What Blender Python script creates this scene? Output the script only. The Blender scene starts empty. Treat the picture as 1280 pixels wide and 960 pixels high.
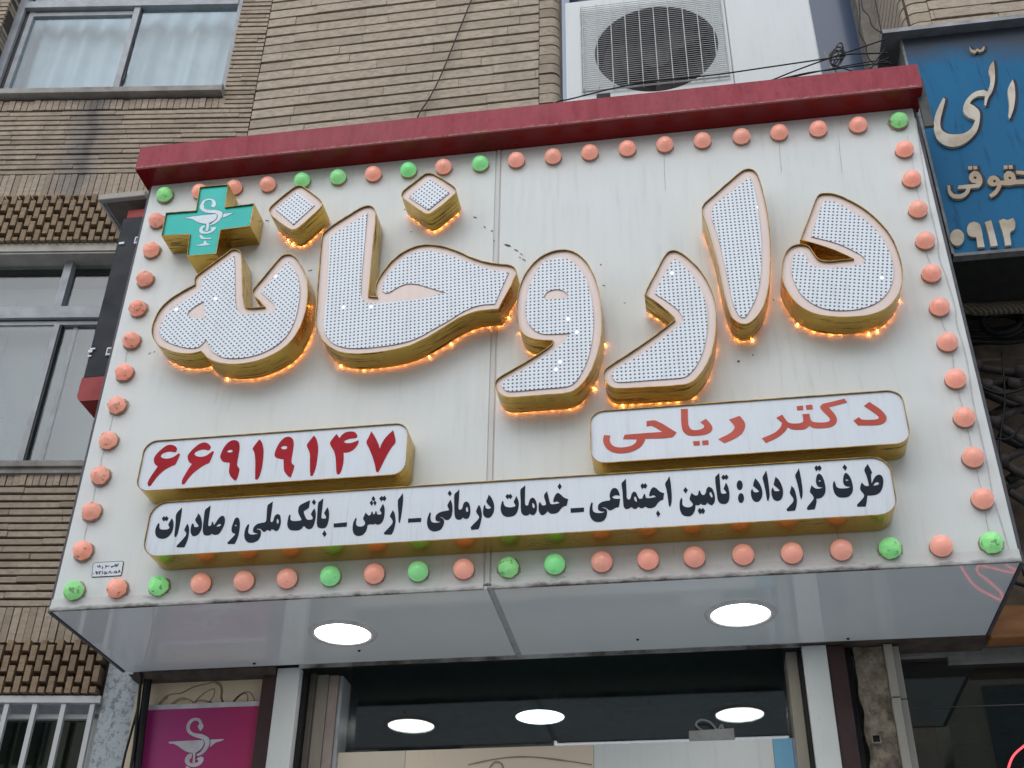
import bpy, bmesh, math, random
from mathutils import Vector, Matrix, noise
from mathutils.geometry import tessellate_polygon

random.seed(7)
SC = bpy.context.scene
COL = SC.collection
ZO = 3.214                      # height of the sign's lower edge above the pavement

# ------------------------------------------------------------------ camera
CAM = Vector((0.6153, -3.6810, 1.6))
FPX = 1487.9                    # focal length in pixels of a 1280 px wide picture
ROT = (Matrix.Rotation(math.radians(9.4563), 3, 'Z') @ Matrix.Rotation(math.radians(123.0954), 3, 'X')
       @ Matrix.Rotation(math.radians(0.9169), 3, 'Z'))
cam_d = bpy.data.cameras.new('camera')
cam = bpy.data.objects.new('camera', cam_d)
COL.objects.link(cam)
cam.matrix_world = Matrix.Translation(CAM) @ ROT.to_4x4()
cam_d.sensor_width = 36.0
cam_d.lens = FPX / 1280 * 36.0
cam_d.clip_start = 0.05
cam_d.clip_end = 500
SC.camera = cam
SC.render.resolution_x, SC.render.resolution_y = 1024, 768

# ------------------------------------------------------------------ light
SUN_EL, SUN_AZ = math.radians(36), math.radians(180 + 12)
world = bpy.data.worlds.new('World')
SC.world = world
world.use_nodes = True
wn = world.node_tree
wn.nodes.clear()
w_out = wn.nodes.new('ShaderNodeOutputWorld')
w_bg = wn.nodes.new('ShaderNodeBackground')
w_hs = wn.nodes.new('ShaderNodeHueSaturation')
w_sky = wn.nodes.new('ShaderNodeTexSky')
w_sky.sky_type = 'NISHITA'
w_sky.sun_disc = False
w_sky.sun_elevation = SUN_EL
w_sky.sun_rotation = SUN_AZ
w_sky.air_density = 1.0
w_sky.dust_density = 0.6
w_hs.inputs['Saturation'].default_value = 0.5
w_bg.inputs['Strength'].default_value = 0.15
wn.links.new(w_sky.outputs[0], w_hs.inputs['Color'])
wn.links.new(w_hs.outputs[0], w_bg.inputs['Color'])
wn.links.new(w_bg.outputs[0], w_out.inputs['Surface'])
sun_d = bpy.data.lights.new('sun', 'SUN')
sun_d.energy = 0.9
sun_d.angle = math.radians(70)
sun_d.color = (1.0, 0.975, 0.94)
sun = bpy.data.objects.new('sun', sun_d)
COL.objects.link(sun)
sv = Vector((math.sin(SUN_AZ) * math.cos(SUN_EL), math.cos(SUN_AZ) * math.cos(SUN_EL), math.sin(SUN_EL)))
sun.rotation_euler = sv.to_track_quat('Z', 'Y').to_euler()
sun.location = (0, -6, 12)
SC.view_settings.view_transform = 'Standard'
SC.view_settings.look = 'None'
SC.view_settings.gamma = 1.0
SC.view_settings.use_curve_mapping = False
SC.view_settings.exposure = 0.58
SC.render.engine = 'CYCLES'
SC.cycles.max_bounces = 8
SC.cycles.sample_clamp_indirect = 6.0

# ------------------------------------------------------------------ helpers
def ray(px, py):
    return ROT @ Vector(((px - 640) / FPX, -(py - 480) / FPX, -1.0))

def at(px, py, y):
    """the point of the vertical plane at depth y that the photograph shows at (px, py)"""
    d = ray(px, py)
    return CAM + d * ((y - CAM.y) / d.y)

def atz(px, py, z):
    d = ray(px, py)
    return CAM + d * ((z - CAM.z) / d.z)

HA = math.radians(7)            # the left house front is turned by 7 degrees
HU = Vector((math.cos(HA), math.sin(HA), 0))
HN = Vector((math.sin(HA), -math.cos(HA), 0))
HO = Vector((-1.6, 0.72, ZO))

def lf(u, v, z):                # left front: along the wall, out of the wall, up (from the sign's lower edge)
    return HO + HU * u + HN * v + Vector((0, 0, z))

def lfp(px, py, v=0.0):         # pixel -> (u, z) on the left front
    d = ray(px, py)
    o = HO + HN * v
    p = CAM + d * (HN.dot(o - CAM) / HN.dot(d))
    return (p - o).dot(HU), p.z - ZO

def bf(u, v, z):                # bay front, same convention
    return Vector((u, 0.72 - v, ZO + z))

def link(o):
    COL.objects.link(o)
    return o

def empty(name, loc, label=None, cat=None, group=None):
    o = link(bpy.data.objects.new(name, None))
    o.location = loc
    o.empty_display_size = 0.05
    tag(o, label, cat, group)
    bpy.context.view_layer.update()
    return o

def tag(o, label=None, cat=None, group=None, kind=None):
    if label: o['label'] = label
    if cat: o['category'] = cat
    if group: o['group'] = group
    if kind: o['kind'] = kind
    return o

def set_parent(o, parent):
    o.parent = parent
    o.matrix_parent_inverse = world_of(parent).inverted()

def world_of(o):
    if o.parent is None:
        return Matrix.LocRotScale(o.location, o.rotation_euler, o.scale)
    return world_of(o.parent) @ o.matrix_parent_inverse @ Matrix.LocRotScale(o.location, o.rotation_euler, o.scale)

def mesh_obj(name, bm, mats, parent=None, smooth=False):
    me = bpy.data.meshes.new(name)
    bm.to_mesh(me)
    bm.free()
    if not isinstance(mats, (list, tuple)): mats = [mats]
    for m in mats: me.materials.append(m)
    if smooth:
        for p in me.polygons: p.use_smooth = True
    o = link(bpy.data.objects.new(name, me))
    if parent is not None: set_parent(o, parent)
    return o

def new(): return bmesh.new()

def quad(bm, a, b, c, d, mi=0):
    f = bm.faces.new([bm.verts.new(p) for p in (a, b, c, d)])
    f.material_index = mi
    return f

def hexa(bm, p, mi=0):
    """p: 8 corners, bottom ring then top ring"""
    vs = [bm.verts.new(q) for q in p]
    for idx in ((3, 2, 1, 0), (4, 5, 6, 7), (0, 1, 5, 4), (1, 2, 6, 5), (2, 3, 7, 6), (3, 0, 4, 7)):
        f = bm.faces.new([vs[i] for i in idx])
        f.material_index = mi
    return vs

def box(bm, x0, x1, y0, y1, z0, z1, mi=0, fr=None):
    P = [(x0, y0, z0), (x1, y0, z0), (x1, y1, z0), (x0, y1, z0), (x0, y0, z1), (x1, y0, z1), (x1, y1, z1), (x0, y1, z1)]
    if fr: P = [fr(*q) for q in P]
    return hexa(bm, P, mi)

def fbox(bm, fr, u0, u1, v0, v1, z0, z1, mi=0):
    """box in a wall frame fr(u, v, z); v0 is the back, v1 the front"""
    P = [fr(u0, v1, z0), fr(u1, v1, z0), fr(u1, v0, z0), fr(u0, v0, z0), fr(u0, v1, z1), fr(u1, v1, z1), fr(u1, v0, z1), fr(u0, v0, z1)]
    return hexa(bm, P, mi)

def bevel_all(bm, w, seg=2):
    bmesh.ops.remove_doubles(bm, verts=bm.verts, dist=1e-5)
    bmesh.ops.recalc_face_normals(bm, faces=bm.faces)
    bmesh.ops.bevel(bm, geom=list(bm.edges), offset=w, segments=seg, affect='EDGES', profile=0.6)

def catmull(pts, n=4, closed=False):
    pts = [Vector(p) for p in pts]
    N = len(pts)
    out = []
    rng = range(N) if closed else range(N - 1)
    for i in rng:
        p1, p2 = pts[i], pts[(i + 1) % N]
        p0 = pts[i - 1] if (closed or i > 0) else p1
        p3 = pts[(i + 2) % N] if (closed or i + 2 < N) else p2
        for k in range(n):
            t = k / n
            out.append(0.5 * ((2 * p1) + (p2 - p0) * t + (2 * p0 - 5 * p1 + 4 * p2 - p3) * t * t + (3 * p1 - p0 - 3 * p2 + p3) * t ** 3))
    if not closed: out.append(pts[-1].copy())
    return out

def outline(pts, n=3, corner=52):
    """smooth a traced closed outline, keeping its real corners"""
    pts = [Vector((p[0], p[1])) for p in pts]
    N = len(pts)
    cs = []
    for i in range(N):
        a, b = pts[i] - pts[i - 1], pts[(i + 1) % N] - pts[i]
        cs.append(a.length > 1e-9 and b.length > 1e-9 and math.degrees(a.angle(b)) > corner)
    out = []
    for i in range(N):
        j = (i + 1) % N
        p1, p2 = pts[i], pts[j]
        L = (p2 - p1).length
        m1 = (p2 - p1) if cs[i] else (p2 - pts[i - 1]) * (L / max(1e-9, L + (p1 - pts[i - 1]).length))
        m2 = (p2 - p1) if cs[j] else (pts[(j + 1) % N] - p1) * (L / max(1e-9, L + (pts[(j + 1) % N] - p2).length))
        for k in range(n):
            t = k / n
            h = ((2 * t ** 3 - 3 * t * t + 1) * p1 + (t ** 3 - 2 * t * t + t) * m1 + (-2 * t ** 3 + 3 * t * t) * p2 + (t ** 3 - t * t) * m2)
            out.append(h)
    return out

def area2(p): return 0.5 * sum(p[i - 1][0] * p[i][1] - p[i][0] * p[i - 1][1] for i in range(len(p)))

def ccw(p): return p if area2(p) > 0 else p[::-1]

def offset(p, d):
    """inward offset of a ccw outline"""
    N = len(p)
    out = []
    for i in range(N):
        a = (p[i] - p[i - 1]); b = (p[(i + 1) % N] - p[i])
        na = Vector((-a.y, a.x)).normalized(); nb = Vector((-b.y, b.x)).normalized()
        m = na + nb
        if m.length < 1e-6: m = na.copy()
        m.normalize()
        out.append(p[i] + m * (d / max(0.45, m.dot(na))))
    return out

def fill(bm, outer, holes, y, mi=0, flip=False, fr=None):
    loops = [outer] + list(holes)
    flat = [q for l in loops for q in l]
    tris = tessellate_polygon([[Vector((q[0], q[1], 0)) for q in l] for l in loops])
    fr = fr or (lambda a, b: (a, y, b))
    vs = [bm.verts.new(fr(q[0], q[1])) for q in flat]
    for t in tris:
        a, b, c = (flat[i] for i in t)
        s = (b[0] - a[0]) * (c[1] - a[1]) - (b[1] - a[1]) * (c[0] - a[0])
        if abs(s) < 1e-12: continue
        idx = t if (s > 0) != flip else t[::-1]
        try:
            f = bm.faces.new([vs[i] for i in idx]); f.material_index = mi
        except ValueError: pass

def strip(bm, loop, y0, y1, mi=0):
    """side wall of an outline between y0 (front) and y1 (back)"""
    n = len(loop)
    a = [bm.verts.new((q[0], y0, q[1])) for q in loop]
    b = [bm.verts.new((q[0], y1, q[1])) for q in loop]
    for i in range(n):
        j = (i + 1) % n
        f = bm.faces.new((a[i], b[i], b[j], a[j])); f.material_index = mi

def slab(bm, outer, holes, y0, y1, mi=0, mside=None):
    """plate with outline outer, front at y0, sides back to y1"""
    ms = mi if mside is None else mside
    fill(bm, outer, holes, y0, mi)
    for l in [outer] + list(holes): strip(bm, l, y0, y1, ms)

def T(block, pts, y):
    """traced pixels of an enlarged crop -> (x, z) on the plane y"""
    ox, oy, s = block
    r = []
    for a, b in pts:
        p = at(ox + a * s, oy + b * s, y)
        r.append(Vector((p.x, p.z)))
    return r

def tube(bm, pts, r, seg=8, mi=0, closed=False):
    pts = [Vector(p) for p in pts]
    n = len(pts)
    rings = []
    ref = Vector((0.31, 0.2, 0.93))
    for i in range(n):
        t = (pts[min(i + 1, n - 1)] - pts[max(i - 1, 0)]).normalized()
        s = t.cross(ref)
        if s.length < 1e-3: s = t.cross(Vector((1, 0, 0)))
        s.normalize(); q = t.cross(s).normalized()
        rr = r[i] if isinstance(r, (list, tuple)) else r
        rings.append([bm.verts.new(pts[i] + (s * math.cos(2 * math.pi * k / seg) + q * math.sin(2 * math.pi * k / seg)) * rr) for k in range(seg)])
    for i in range(n - 1):
        for k in range(seg):
            f = bm.faces.new((rings[i][k], rings[i][(k + 1) % seg], rings[i + 1][(k + 1) % seg], rings[i + 1][k])); f.material_index = mi
    for rg in (rings[0][::-1], rings[-1]):
        f = bm.faces.new(rg); f.material_index = mi

# ------------------------------------------------------------------ materials
def srgb(r, g, b):
    f = lambda c: c / 12.92 if c <= 0.04045 else ((c + 0.055) / 1.055) ** 2.4
    return (f(r / 255), f(g / 255), f(b / 255), 1)

class NT:
    def __init__(s, name):
        s.m = bpy.data.materials.new(name); s.m.use_nodes = True
        s.t = s.m.node_tree; s.t.nodes.clear()
        s.out = s.n('ShaderNodeOutputMaterial')
    def n(s, typ, **kw):
        x = s.t.nodes.new(typ)
        for k, v in kw.items(): setattr(x, k, v)
        return x
    def l(s, a, b): s.t.links.new(a, b)
    def val(s, sock, v):
        if isinstance(v, (int, float)): sock.default_value = v
        elif isinstance(v, (tuple, list, Vector)): sock.default_value = v
        else: s.l(v, sock)
    def math(s, op, a, b=None, c=None, clamp=False):
        x = s.n('ShaderNodeMath', operation=op); x.use_clamp = clamp
        s.val(x.inputs[0], a)
        if b is not None: s.val(x.inputs[1], b)
        if c is not None: s.val(x.inputs[2], c)
        return x.outputs[0]
    def coord(s): return s.n('ShaderNodeTexCoord').outputs['Object']
    def noise(s, scale=5, detail=4, vec=None, stretch=None, rough=0.6, out=0):
        x = s.n('ShaderNodeTexNoise'); x.inputs['Scale'].default_value = scale; x.inputs['Detail'].default_value = detail; x.inputs['Roughness'].default_value = rough
        v = vec or s.coord()
        if stretch:
            mp = s.n('ShaderNodeMapping'); mp.inputs['Scale'].default_value = stretch; s.l(v, mp.inputs['Vector']); v = mp.outputs[0]
        s.l(v, x.inputs['Vector'])
        return x.outputs[out]
    def ramp(s, f, a, b, lo=0.0, hi=1.0):
        x = s.n('ShaderNodeMapRange'); x.clamp = True
        s.val(x.inputs[0], f); x.inputs[1].default_value = a; x.inputs[2].default_value = b; x.inputs[3].default_value = lo; x.inputs[4].default_value = hi
        return x.outputs[0]
    def mix(s, f, a, b, mode='MIX'):
        x = s.n('ShaderNodeMix', data_type='RGBA', blend_type=mode)
        s.val(x.inputs[0], f); s.val(x.inputs[6], a); s.val(x.inputs[7], b)
        return x.outputs[2]
    def bsdf(s, col, rough=0.5, metal=0.0, bump=None, bstr=0.2, bdist=0.01, spec=None, emis=None, estr=0.0, coat=None):
        p = s.n('ShaderNodeBsdfPrincipled')
        s.val(p.inputs['Base Color'], col); s.val(p.inputs['Roughness'], rough); s.val(p.inputs['Metallic'], metal)
        if spec is not None: p.inputs['Specular IOR Level'].default_value = spec
        if coat is not None: p.inputs['Coat Weight'].default_value = coat; p.inputs['Coat Roughness'].default_value = 0.05
        if emis is not None: s.val(p.inputs['Emission Color'], emis); s.val(p.inputs['Emission Strength'], estr)
        if bump is not None:
            b = s.n('ShaderNodeBump'); b.inputs['Strength'].default_value = bstr; b.inputs['Distance'].default_value = bdist
            s.l(bump, b.inputs['Height']); s.l(b.outputs[0], p.inputs['Normal'])
        s.l(p.outputs[0], s.out.inputs['Surface'])
        return s.m

def m_plain(name, c1, c2=None, rough=0.5, metal=0.0, scale=20, bstr=0.1, spec=0.3, stretch=None, rvar=0.1):
    t = NT(name)
    c2 = c2 or tuple(x * 0.75 for x in c1[:3]) + (1,)
    n = t.noise(scale, 5, stretch=stretch)
    f = t.ramp(n, 0.35, 0.7)
    return t.bsdf(t.mix(f, c1, c2), t.ramp(n, 0.3, 0.7, max(0.02, rough - rvar), min(1, rough + rvar)), metal, bump=n, bstr=bstr, bdist=0.004, spec=spec)

def m_panel(name, base, dirt=(0.30, 0.28, 0.24, 1), rough=0.35, amount=0.5, drip=True):
    """weathered sheet: vertical run marks, specks, faint clouds"""
    t = NT(name)
    v = t.coord()
    st = t.noise(9, 4, v, (5.0, 1, 0.35), 0.65)
    cl = t.noise(2.2, 4, v)
    sp = t.noise(55, 3, v)
    fine = t.noise(30, 3, v, (4, 1, 0.25))
    a = t.math('MULTIPLY', t.ramp(st, 0.54, 0.76), t.ramp(cl, 0.38, 0.7))
    b = t.math('MULTIPLY', t.ramp(sp, 0.70, 0.76), t.ramp(t.noise(5, 4, v), 0.45, 0.62))
    f = t.math('ADD', t.math('MULTIPLY', a, 0.4 * amount), t.math('MULTIPLY', b, 0.75 * amount), clamp=True)
    f = t.math('ADD', f, t.math('MULTIPLY', t.ramp(fine, 0.5, 0.75), 0.07 * amount), clamp=True)
    c = t.mix(t.math('MULTIPLY', t.ramp(cl, 0.35, 0.7), 0.25), base, tuple(x * 0.86 for x in base[:3]) + (1,))
    return t.bsdf(t.mix(f, c, dirt), t.ramp(st, 0.3, 0.75, rough, rough + 0.25), bump=st, bstr=0.04, bdist=0.003)

def m_trim(name):
    t = NT(name)
    v = t.coord()
    sep = t.n('ShaderNodeSeparateXYZ'); t.l(v, sep.inputs[0])
    n = t.noise(16, 6, v, (1, 1, 2.5), 0.75); n2 = t.noise(4, 4, v, (1, 1, 0.2))
    lip = t.ramp(t.math('ADD', sep.outputs[2], t.math('MULTIPLY', t.math('SUBTRACT', n, 0.5), 0.045)), ZO + 0.012, ZO - 0.004)
    f = t.math('MULTIPLY', lip, t.ramp(n2, 0.35, 0.6, 0.25, 1))
    f2 = t.math('MULTIPLY', t.ramp(n, 0.56, 0.7), t.ramp(n2, 0.5, 0.68))
    c = t.mix(t.ramp(n2, 0.4, 0.7, 0, 0.3), (0.68, 0.68, 0.66, 1), (0.5, 0.48, 0.44, 1))
    c = t.mix(f2, c, (0.22, 0.17, 0.12, 1))
    c = t.mix(f, c, (0.06, 0.048, 0.04, 1))
    return t.bsdf(c, 0.55, bump=n, bstr=0.15, bdist=0.003)

def m_emit(name, col, strength):
    t = NT(name)
    e = t.n('ShaderNodeEmission'); e.inputs[0].default_value = col; e.inputs[1].default_value = strength
    t.l(e.outputs[0], t.out.inputs['Surface'])
    return t.m

def m_glass(name, tint=(0.85, 0.92, 0.92, 1), refl=(0.95, 0.97, 1, 1), base=0.03, rough=0.01):
    t = NT(name)
    tr = t.n('ShaderNodeBsdfTransparent'); tr.inputs[0].default_value = tint
    gl = t.n('ShaderNodeBsdfGlossy'); gl.inputs[0].default_value = refl; gl.inputs['Roughness'].default_value = rough
    n = t.noise(1.3, 2)
    b = t.n('ShaderNodeBump'); b.inputs['Strength'].default_value = 0.02; b.inputs['Distance'].default_value = 0.01
    t.l(n, b.inputs['Height']); t.l(b.outputs[0], gl.inputs['Normal'])
    fr = t.n('ShaderNodeLayerWeight'); fr.inputs['Blend'].default_value = 0.5
    f = t.math('ADD', t.math('MULTIPLY', t.math('POWER', fr.outputs['Facing'], 5.0), 0.95), 0.042 + base, clamp=True)
    mx = t.n('ShaderNodeMixShader')
    t.l(f, mx.inputs[0]); t.l(tr.outputs[0], mx.inputs[1]); t.l(gl.outputs[0], mx.inputs[2])
    t.l(mx.outputs[0], t.out.inputs['Surface'])
    return t.m

def m_brick(name, c1, c2, stain=None, grime=0.45):
    """brick colour varies from brick to brick through the 'tint' attribute"""
    t = NT(name)
    v = t.coord()
    at_ = t.n('ShaderNodeAttribute', attribute_name='tint')
    tint = at_.outputs['Fac']
    g = t.noise(26, 6, v, (1, 1, 2.2), 0.7)
    g2 = t.noise(150, 3, v)
    dirt = t.noise(1.7, 5, v, (1.6, 1, 0.6))
    c = t.mix(tint, c1, c2)
    g3 = t.noise(14, 6, v, (0.5, 1, 3.5), 0.75)
    c = t.mix(t.ramp(g3, 0.45, 0.7, 0, 0.4), c, tuple(min(1, x * 1.25) for x in c2[:3]) + (1,))
    c = t.mix(t.ramp(g, 0.42, 0.66, 0, 0.7), c, tuple(x * 0.55 for x in c1[:3]) + (1,))
    c = t.mix(t.ramp(g2, 0.6, 0.8, 0, 0.35), c, tuple(min(1, x * 1.5) for x in c2[:3]) + (1,))
    c = t.mix(t.ramp(dirt, 0.48, 0.72, 0, grime), c, (0.075, 0.068, 0.062, 1))
    if stain:
        for x0, wdt, z0, z1, amt, colr in stain:   # a run mark below a sill: x position, width, from z0 down to z1
            sep = t.n('ShaderNodeSeparateXYZ'); t.l(v, sep.inputs[0])
            wob = t.math('MULTIPLY', t.math('SUBTRACT', t.noise(7, 4, v, (1, 1, 0.7)), 0.5), 0.16)
            dx = t.math('ABSOLUTE', t.math('SUBTRACT', t.math('ADD', sep.outputs[0], wob), x0))
            mx_ = t.ramp(dx, wdt, wdt * 0.25)
            mz = t.math('MULTIPLY', t.ramp(sep.outputs[2], z0 + 0.02, z0 - 0.02), t.ramp(sep.outputs[2], z1, z1 + 0.45))
            c = t.mix(t.math('MULTIPLY', t.math('MULTIPLY', mx_, mz), amt), c, colr)
    return t.bsdf(c, 0.85, bump=t.math('ADD', t.math('MULTIPLY', g, 0.7), t.math('MULTIPLY', g2, 0.3)), bstr=0.5, bdist=0.006, spec=0.25)

def m_gold(name, lo=0.44, hi=0.58):
    t = NT(name)
    v = t.coord()
    s1 = t.noise(1, 5, v, (5, 90, 5), 0.7)
    s2 = t.noise(5, 4, v)
    s3 = t.noise(70, 3, v)
    f = t.math('MULTIPLY', t.ramp(s1, 0.5, 0.62), t.ramp(s2, lo, hi))
    f = t.math('ADD', f, t.math('MULTIPLY', t.ramp(s3, 0.68, 0.76), 0.6), clamp=True)
    c = t.mix(f, (0.62, 0.415, 0.10, 1), (0.055, 0.034, 0.014, 1))
    return t.bsdf(c, t.math('ADD', t.math('MULTIPLY', f, 0.4), 0.26), t.math('SUBTRACT', 1.0, t.math('MULTIPLY', f, 0.75)), bump=s1, bstr=0.05, bdist=0.003)

def m_led(name, ang, pitch=0.0158):
    t = NT(name)
    v = t.coord()
    sep = t.n('ShaderNodeSeparateXYZ'); t.l(v, sep.inputs[0])
    ca, sa = math.cos(ang) / pitch, math.sin(ang) / pitch
    def lin(a, b): return t.math('ADD', t.math('MULTIPLY', sep.outputs[0], a), t.math('MULTIPLY', sep.outputs[2], b))
    U, V = lin(ca, sa), lin(-sa, ca)
    du = t.math('SUBTRACT', t.math('FRACT', U), 0.5); dv = t.math('SUBTRACT', t.math('FRACT', V), 0.5)
    d = t.math('SQRT', t.math('ADD', t.math('MULTIPLY', du, du), t.math('MULTIPLY', dv, dv)))
    comb = t.n('ShaderNodeCombineXYZ'); t.l(t.math('FLOOR', U), comb.inputs[0]); t.l(t.math('FLOOR', V), comb.inputs[1])
    wn_ = t.n('ShaderNodeTexWhiteNoise'); wn_.noise_dimensions = '2D'; t.l(comb.outputs[0], wn_.inputs['Vector'])
    lit = t.math('GREATER_THAN', wn_.outputs[0], 0.9955)
    dot = t.ramp(d, 0.265, 0.205)
    dirt = t.noise(11, 4, v, (3, 1, 0.5))
    base = t.mix(t.ramp(dirt, 0.5, 0.75, 0, 0.35), (0.79, 0.85, 0.90, 1), (0.58, 0.60, 0.62, 1))
    c = t.mix(dot, base, (0.012, 0.02, 0.035, 1))
    em = t.math('MULTIPLY', lit, t.ramp(d, 0.42, 0.1))
    return t.bsdf(c, 0.35, emis=(0.9, 0.96, 1, 1), estr=t.math('MULTIPLY', em, 3.0))

def m_bulb(name, c1, c2, cracked):
    t = NT(name)
    oi = t.n('ShaderNodeObjectInfo')
    v = t.n('ShaderNodeVectorMath', operation='ADD'); t.l(t.coord(), v.inputs[0])
    cv = t.n('ShaderNodeCombineXYZ'); t.l(t.math('MULTIPLY', oi.outputs['Random'], 9.0), cv.inputs[0]); t.l(cv.outputs[0], v.inputs[1])
    n = t.noise(38, 4, v.outputs[0]); n2 = t.noise(14, 3, v.outputs[0])
    c = t.mix(t.ramp(n2, 0.35, 0.7), c1, c2)
    dk = tuple(x * 0.22 for x in c1[:3]) + (1,)
    c = t.mix(t.ramp(n, 0.58, 0.66, 0, 0.8 if cracked else 0.15), c, dk)
    c = t.mix(t.math('MULTIPLY', oi.outputs['Random'], 0.22), c, (0.45, 0.33, 0.27, 1))
    m = t.bsdf(c, 0.22 if not cracked else 0.5, bump=n, bstr=0.5 if cracked else 0.08, bdist=0.006)
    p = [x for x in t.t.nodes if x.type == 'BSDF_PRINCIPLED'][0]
    t.val(p.inputs['Emission Color'], c); p.inputs['Emission Strength'].default_value = 0.17     # weak emission added to lift the bulbs' brightness
    p.inputs['Subsurface Weight'].default_value = 0.25
    p.inputs['Subsurface Radius'].default_value = (1.0, 0.8, 0.7)
    p.inputs['Subsurface Scale'].default_value = 0.02
    return m

# ------------------------------------------------------------------ the pharmacy sign
M_PANEL = m_panel('sign_sheet', (0.725, 0.76, 0.742, 1), amount=0.75)
M_TRIM = m_trim('trim_sheet')
M_SIDE = m_plain('side_sheet', (0.10, 0.10, 0.11, 1), rough=0.5)
M_SOFFIT = None
t = NT('weathered_red')
v = t.coord(); sep = t.n('ShaderNodeSeparateXYZ'); t.l(v, sep.inputs[0])
n1 = t.noise(7, 5, v, (3, 1, 0.6), 0.7); n2 = t.noise(45, 5, v, (1, 1, 0.7), 0.7); n3 = t.noise(2.2, 3, v)
c = t.mix(t.ramp(n1, 0.4, 0.68), srgb(166, 70, 80), srgb(146, 52, 62))
c = t.mix(t.ramp(n2, 0.55, 0.66, 0, 0.55), c, srgb(120, 34, 42))
c = t.mix(t.ramp(n3, 0.45, 0.7, 0, 0.4), c, srgb(158, 92, 98))
edge = t.ramp(t.math('ADD', sep.outputs[2], t.math('MULTIPLY', t.math('SUBTRACT', n2, 0.5), 0.05)), ZO + 2.026 + 0.017, ZO + 2.026 + 0.007)
c = t.mix(t.math('MULTIPLY', edge, t.ramp(n1, 0.35, 0.6, 0.3, 0.85)), c, srgb(186, 138, 134))
M_REDTOP = t.bsdf(c, 0.6, bump=n2, bstr=0.35, bdist=0.004, spec=0.25)
M_RED = m_plain('glossy_red', srgb(122, 22, 24), srgb(104, 17, 20), rough=0.22, scale=6, bstr=0.02)
M_GOLD = m_gold('streaked_gold_sheet')
M_GOLDB = m_gold('gold_sheet', 0.52, 0.66)
M_RIMG = m_plain('tarnished_rim', (0.30, 0.19, 0.05, 1), (0.15, 0.095, 0.03, 1), rough=0.4, metal=0.9, scale=30)
M_PINK = m_panel('pink_acrylic', (0.88, 0.72, 0.65, 1), dirt=(0.55, 0.45, 0.4, 1), rough=0.3, amount=0.5)
M_EDGE = m_plain('panel_edge', (0.22, 0.16, 0.16, 1), rough=0.5)
M_BOXFACE = m_panel('light_box_face', (0.74, 0.79, 0.84, 1), dirt=(0.30, 0.30, 0.29, 1), rough=0.25, amount=1.2)
M_INK = m_plain('dark_vinyl', srgb(24, 33, 45), srgb(34, 44, 56), rough=0.55, scale=9, spec=0.15)
M_REDINK = m_plain('red_vinyl', srgb(178, 22, 38), srgb(152, 20, 34), rough=0.5, scale=6, spec=0.15)
M_SALMON = m_plain('salmon_vinyl', srgb(206, 96, 80), srgb(192, 84, 70), rough=0.5, scale=6, spec=0.2)
M_TEAL = m_plain('teal_acrylic', srgb(10, 198, 184), srgb(8, 186, 174), rough=0.3, scale=5, bstr=0.02)
M_EMBLEM = m_plain('emblem_white', (0.78, 0.86, 0.90, 1), (0.70, 0.76, 0.82, 1), rough=0.35, scale=60)
M_DARKLINE = m_plain('dark_line', srgb(20, 70, 76), rough=0.5)
M_AMBER = m_emit('amber_led', (1.0, 0.30, 0.05, 1), 46.0)
M_BLACK = m_plain('black_rubber', (0.012, 0.012, 0.013, 1), rough=0.55)
M_CRACK = m_plain('sheet_crease', (0.50, 0.50, 0.48, 1), (0.62, 0.63, 0.62, 1), rough=0.7, scale=50)
M_SCUFF = m_plain('bare_scuff', (0.13, 0.11, 0.10, 1), rough=0.8)

t = NT('grey_composite')
n1 = t.noise(1.4, 3); n2 = t.noise(60, 3)
M_SOFFIT = t.bsdf(t.mix(t.ramp(n1, 0.35, 0.7), (0.82, 0.87, 0.87, 1), (0.75, 0.81, 0.815, 1)),
                  t.ramp(n2, 0.3, 0.8, 0.03, 0.06), spec=0.75, bump=n1, bstr=0.02, bdist=0.02)

HW, HH, DEP = 1.65, 2.026, 0.70
sign = empty('shop_sign', (0, 0.3, ZO), 'large white pharmacy sign box with gold rimmed letters, coloured bulbs and a red cornice', 'sign')

SEAM = at(609, 738, 0).x
for x0, x1 in ((-HW, SEAM - 0.012), (SEAM + 0.012, HW)):
    bm = new(); box(bm, x0, x1, 0, 0.02, ZO + 0.018, ZO + HH)
    bevel_all(bm, 0.002, 1)
    mesh_obj('face_panel', bm, M_PANEL, sign)
bm = new()
box(bm, SEAM - 0.0118, SEAM + 0.0118, 0.004, 0.02, ZO + 0.018, ZO + HH - 0.002)
box(bm, SEAM - 0.006, SEAM + 0.007, -0.0025, 0.0039, ZO + 0.02, ZO + HH - 0.002)
mesh_obj('seam_strip', bm, M_TRIM, sign)
for sx in (-1, 1):
    bm = new(); box(bm, min(sx * HW, sx * (HW - 0.02)), max(sx * HW, sx * (HW - 0.02)), 0.0205, DEP - 0.06, ZO + 0.02, ZO + HH + 0.1)
    mesh_obj('side_panel', bm, M_SIDE, sign)
    # dark folded edge just outside the white sheet
    bm = new(); box(bm, min(sx * (HW + 0.001), sx * (HW + 0.012)), max(sx * (HW + 0.001), sx * (HW + 0.012)), 0.006, DEP - 0.07, ZO - 0.004, ZO + HH + 0.05)
    mesh_obj('edge_angle', bm, M_SIDE, sign)
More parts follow.
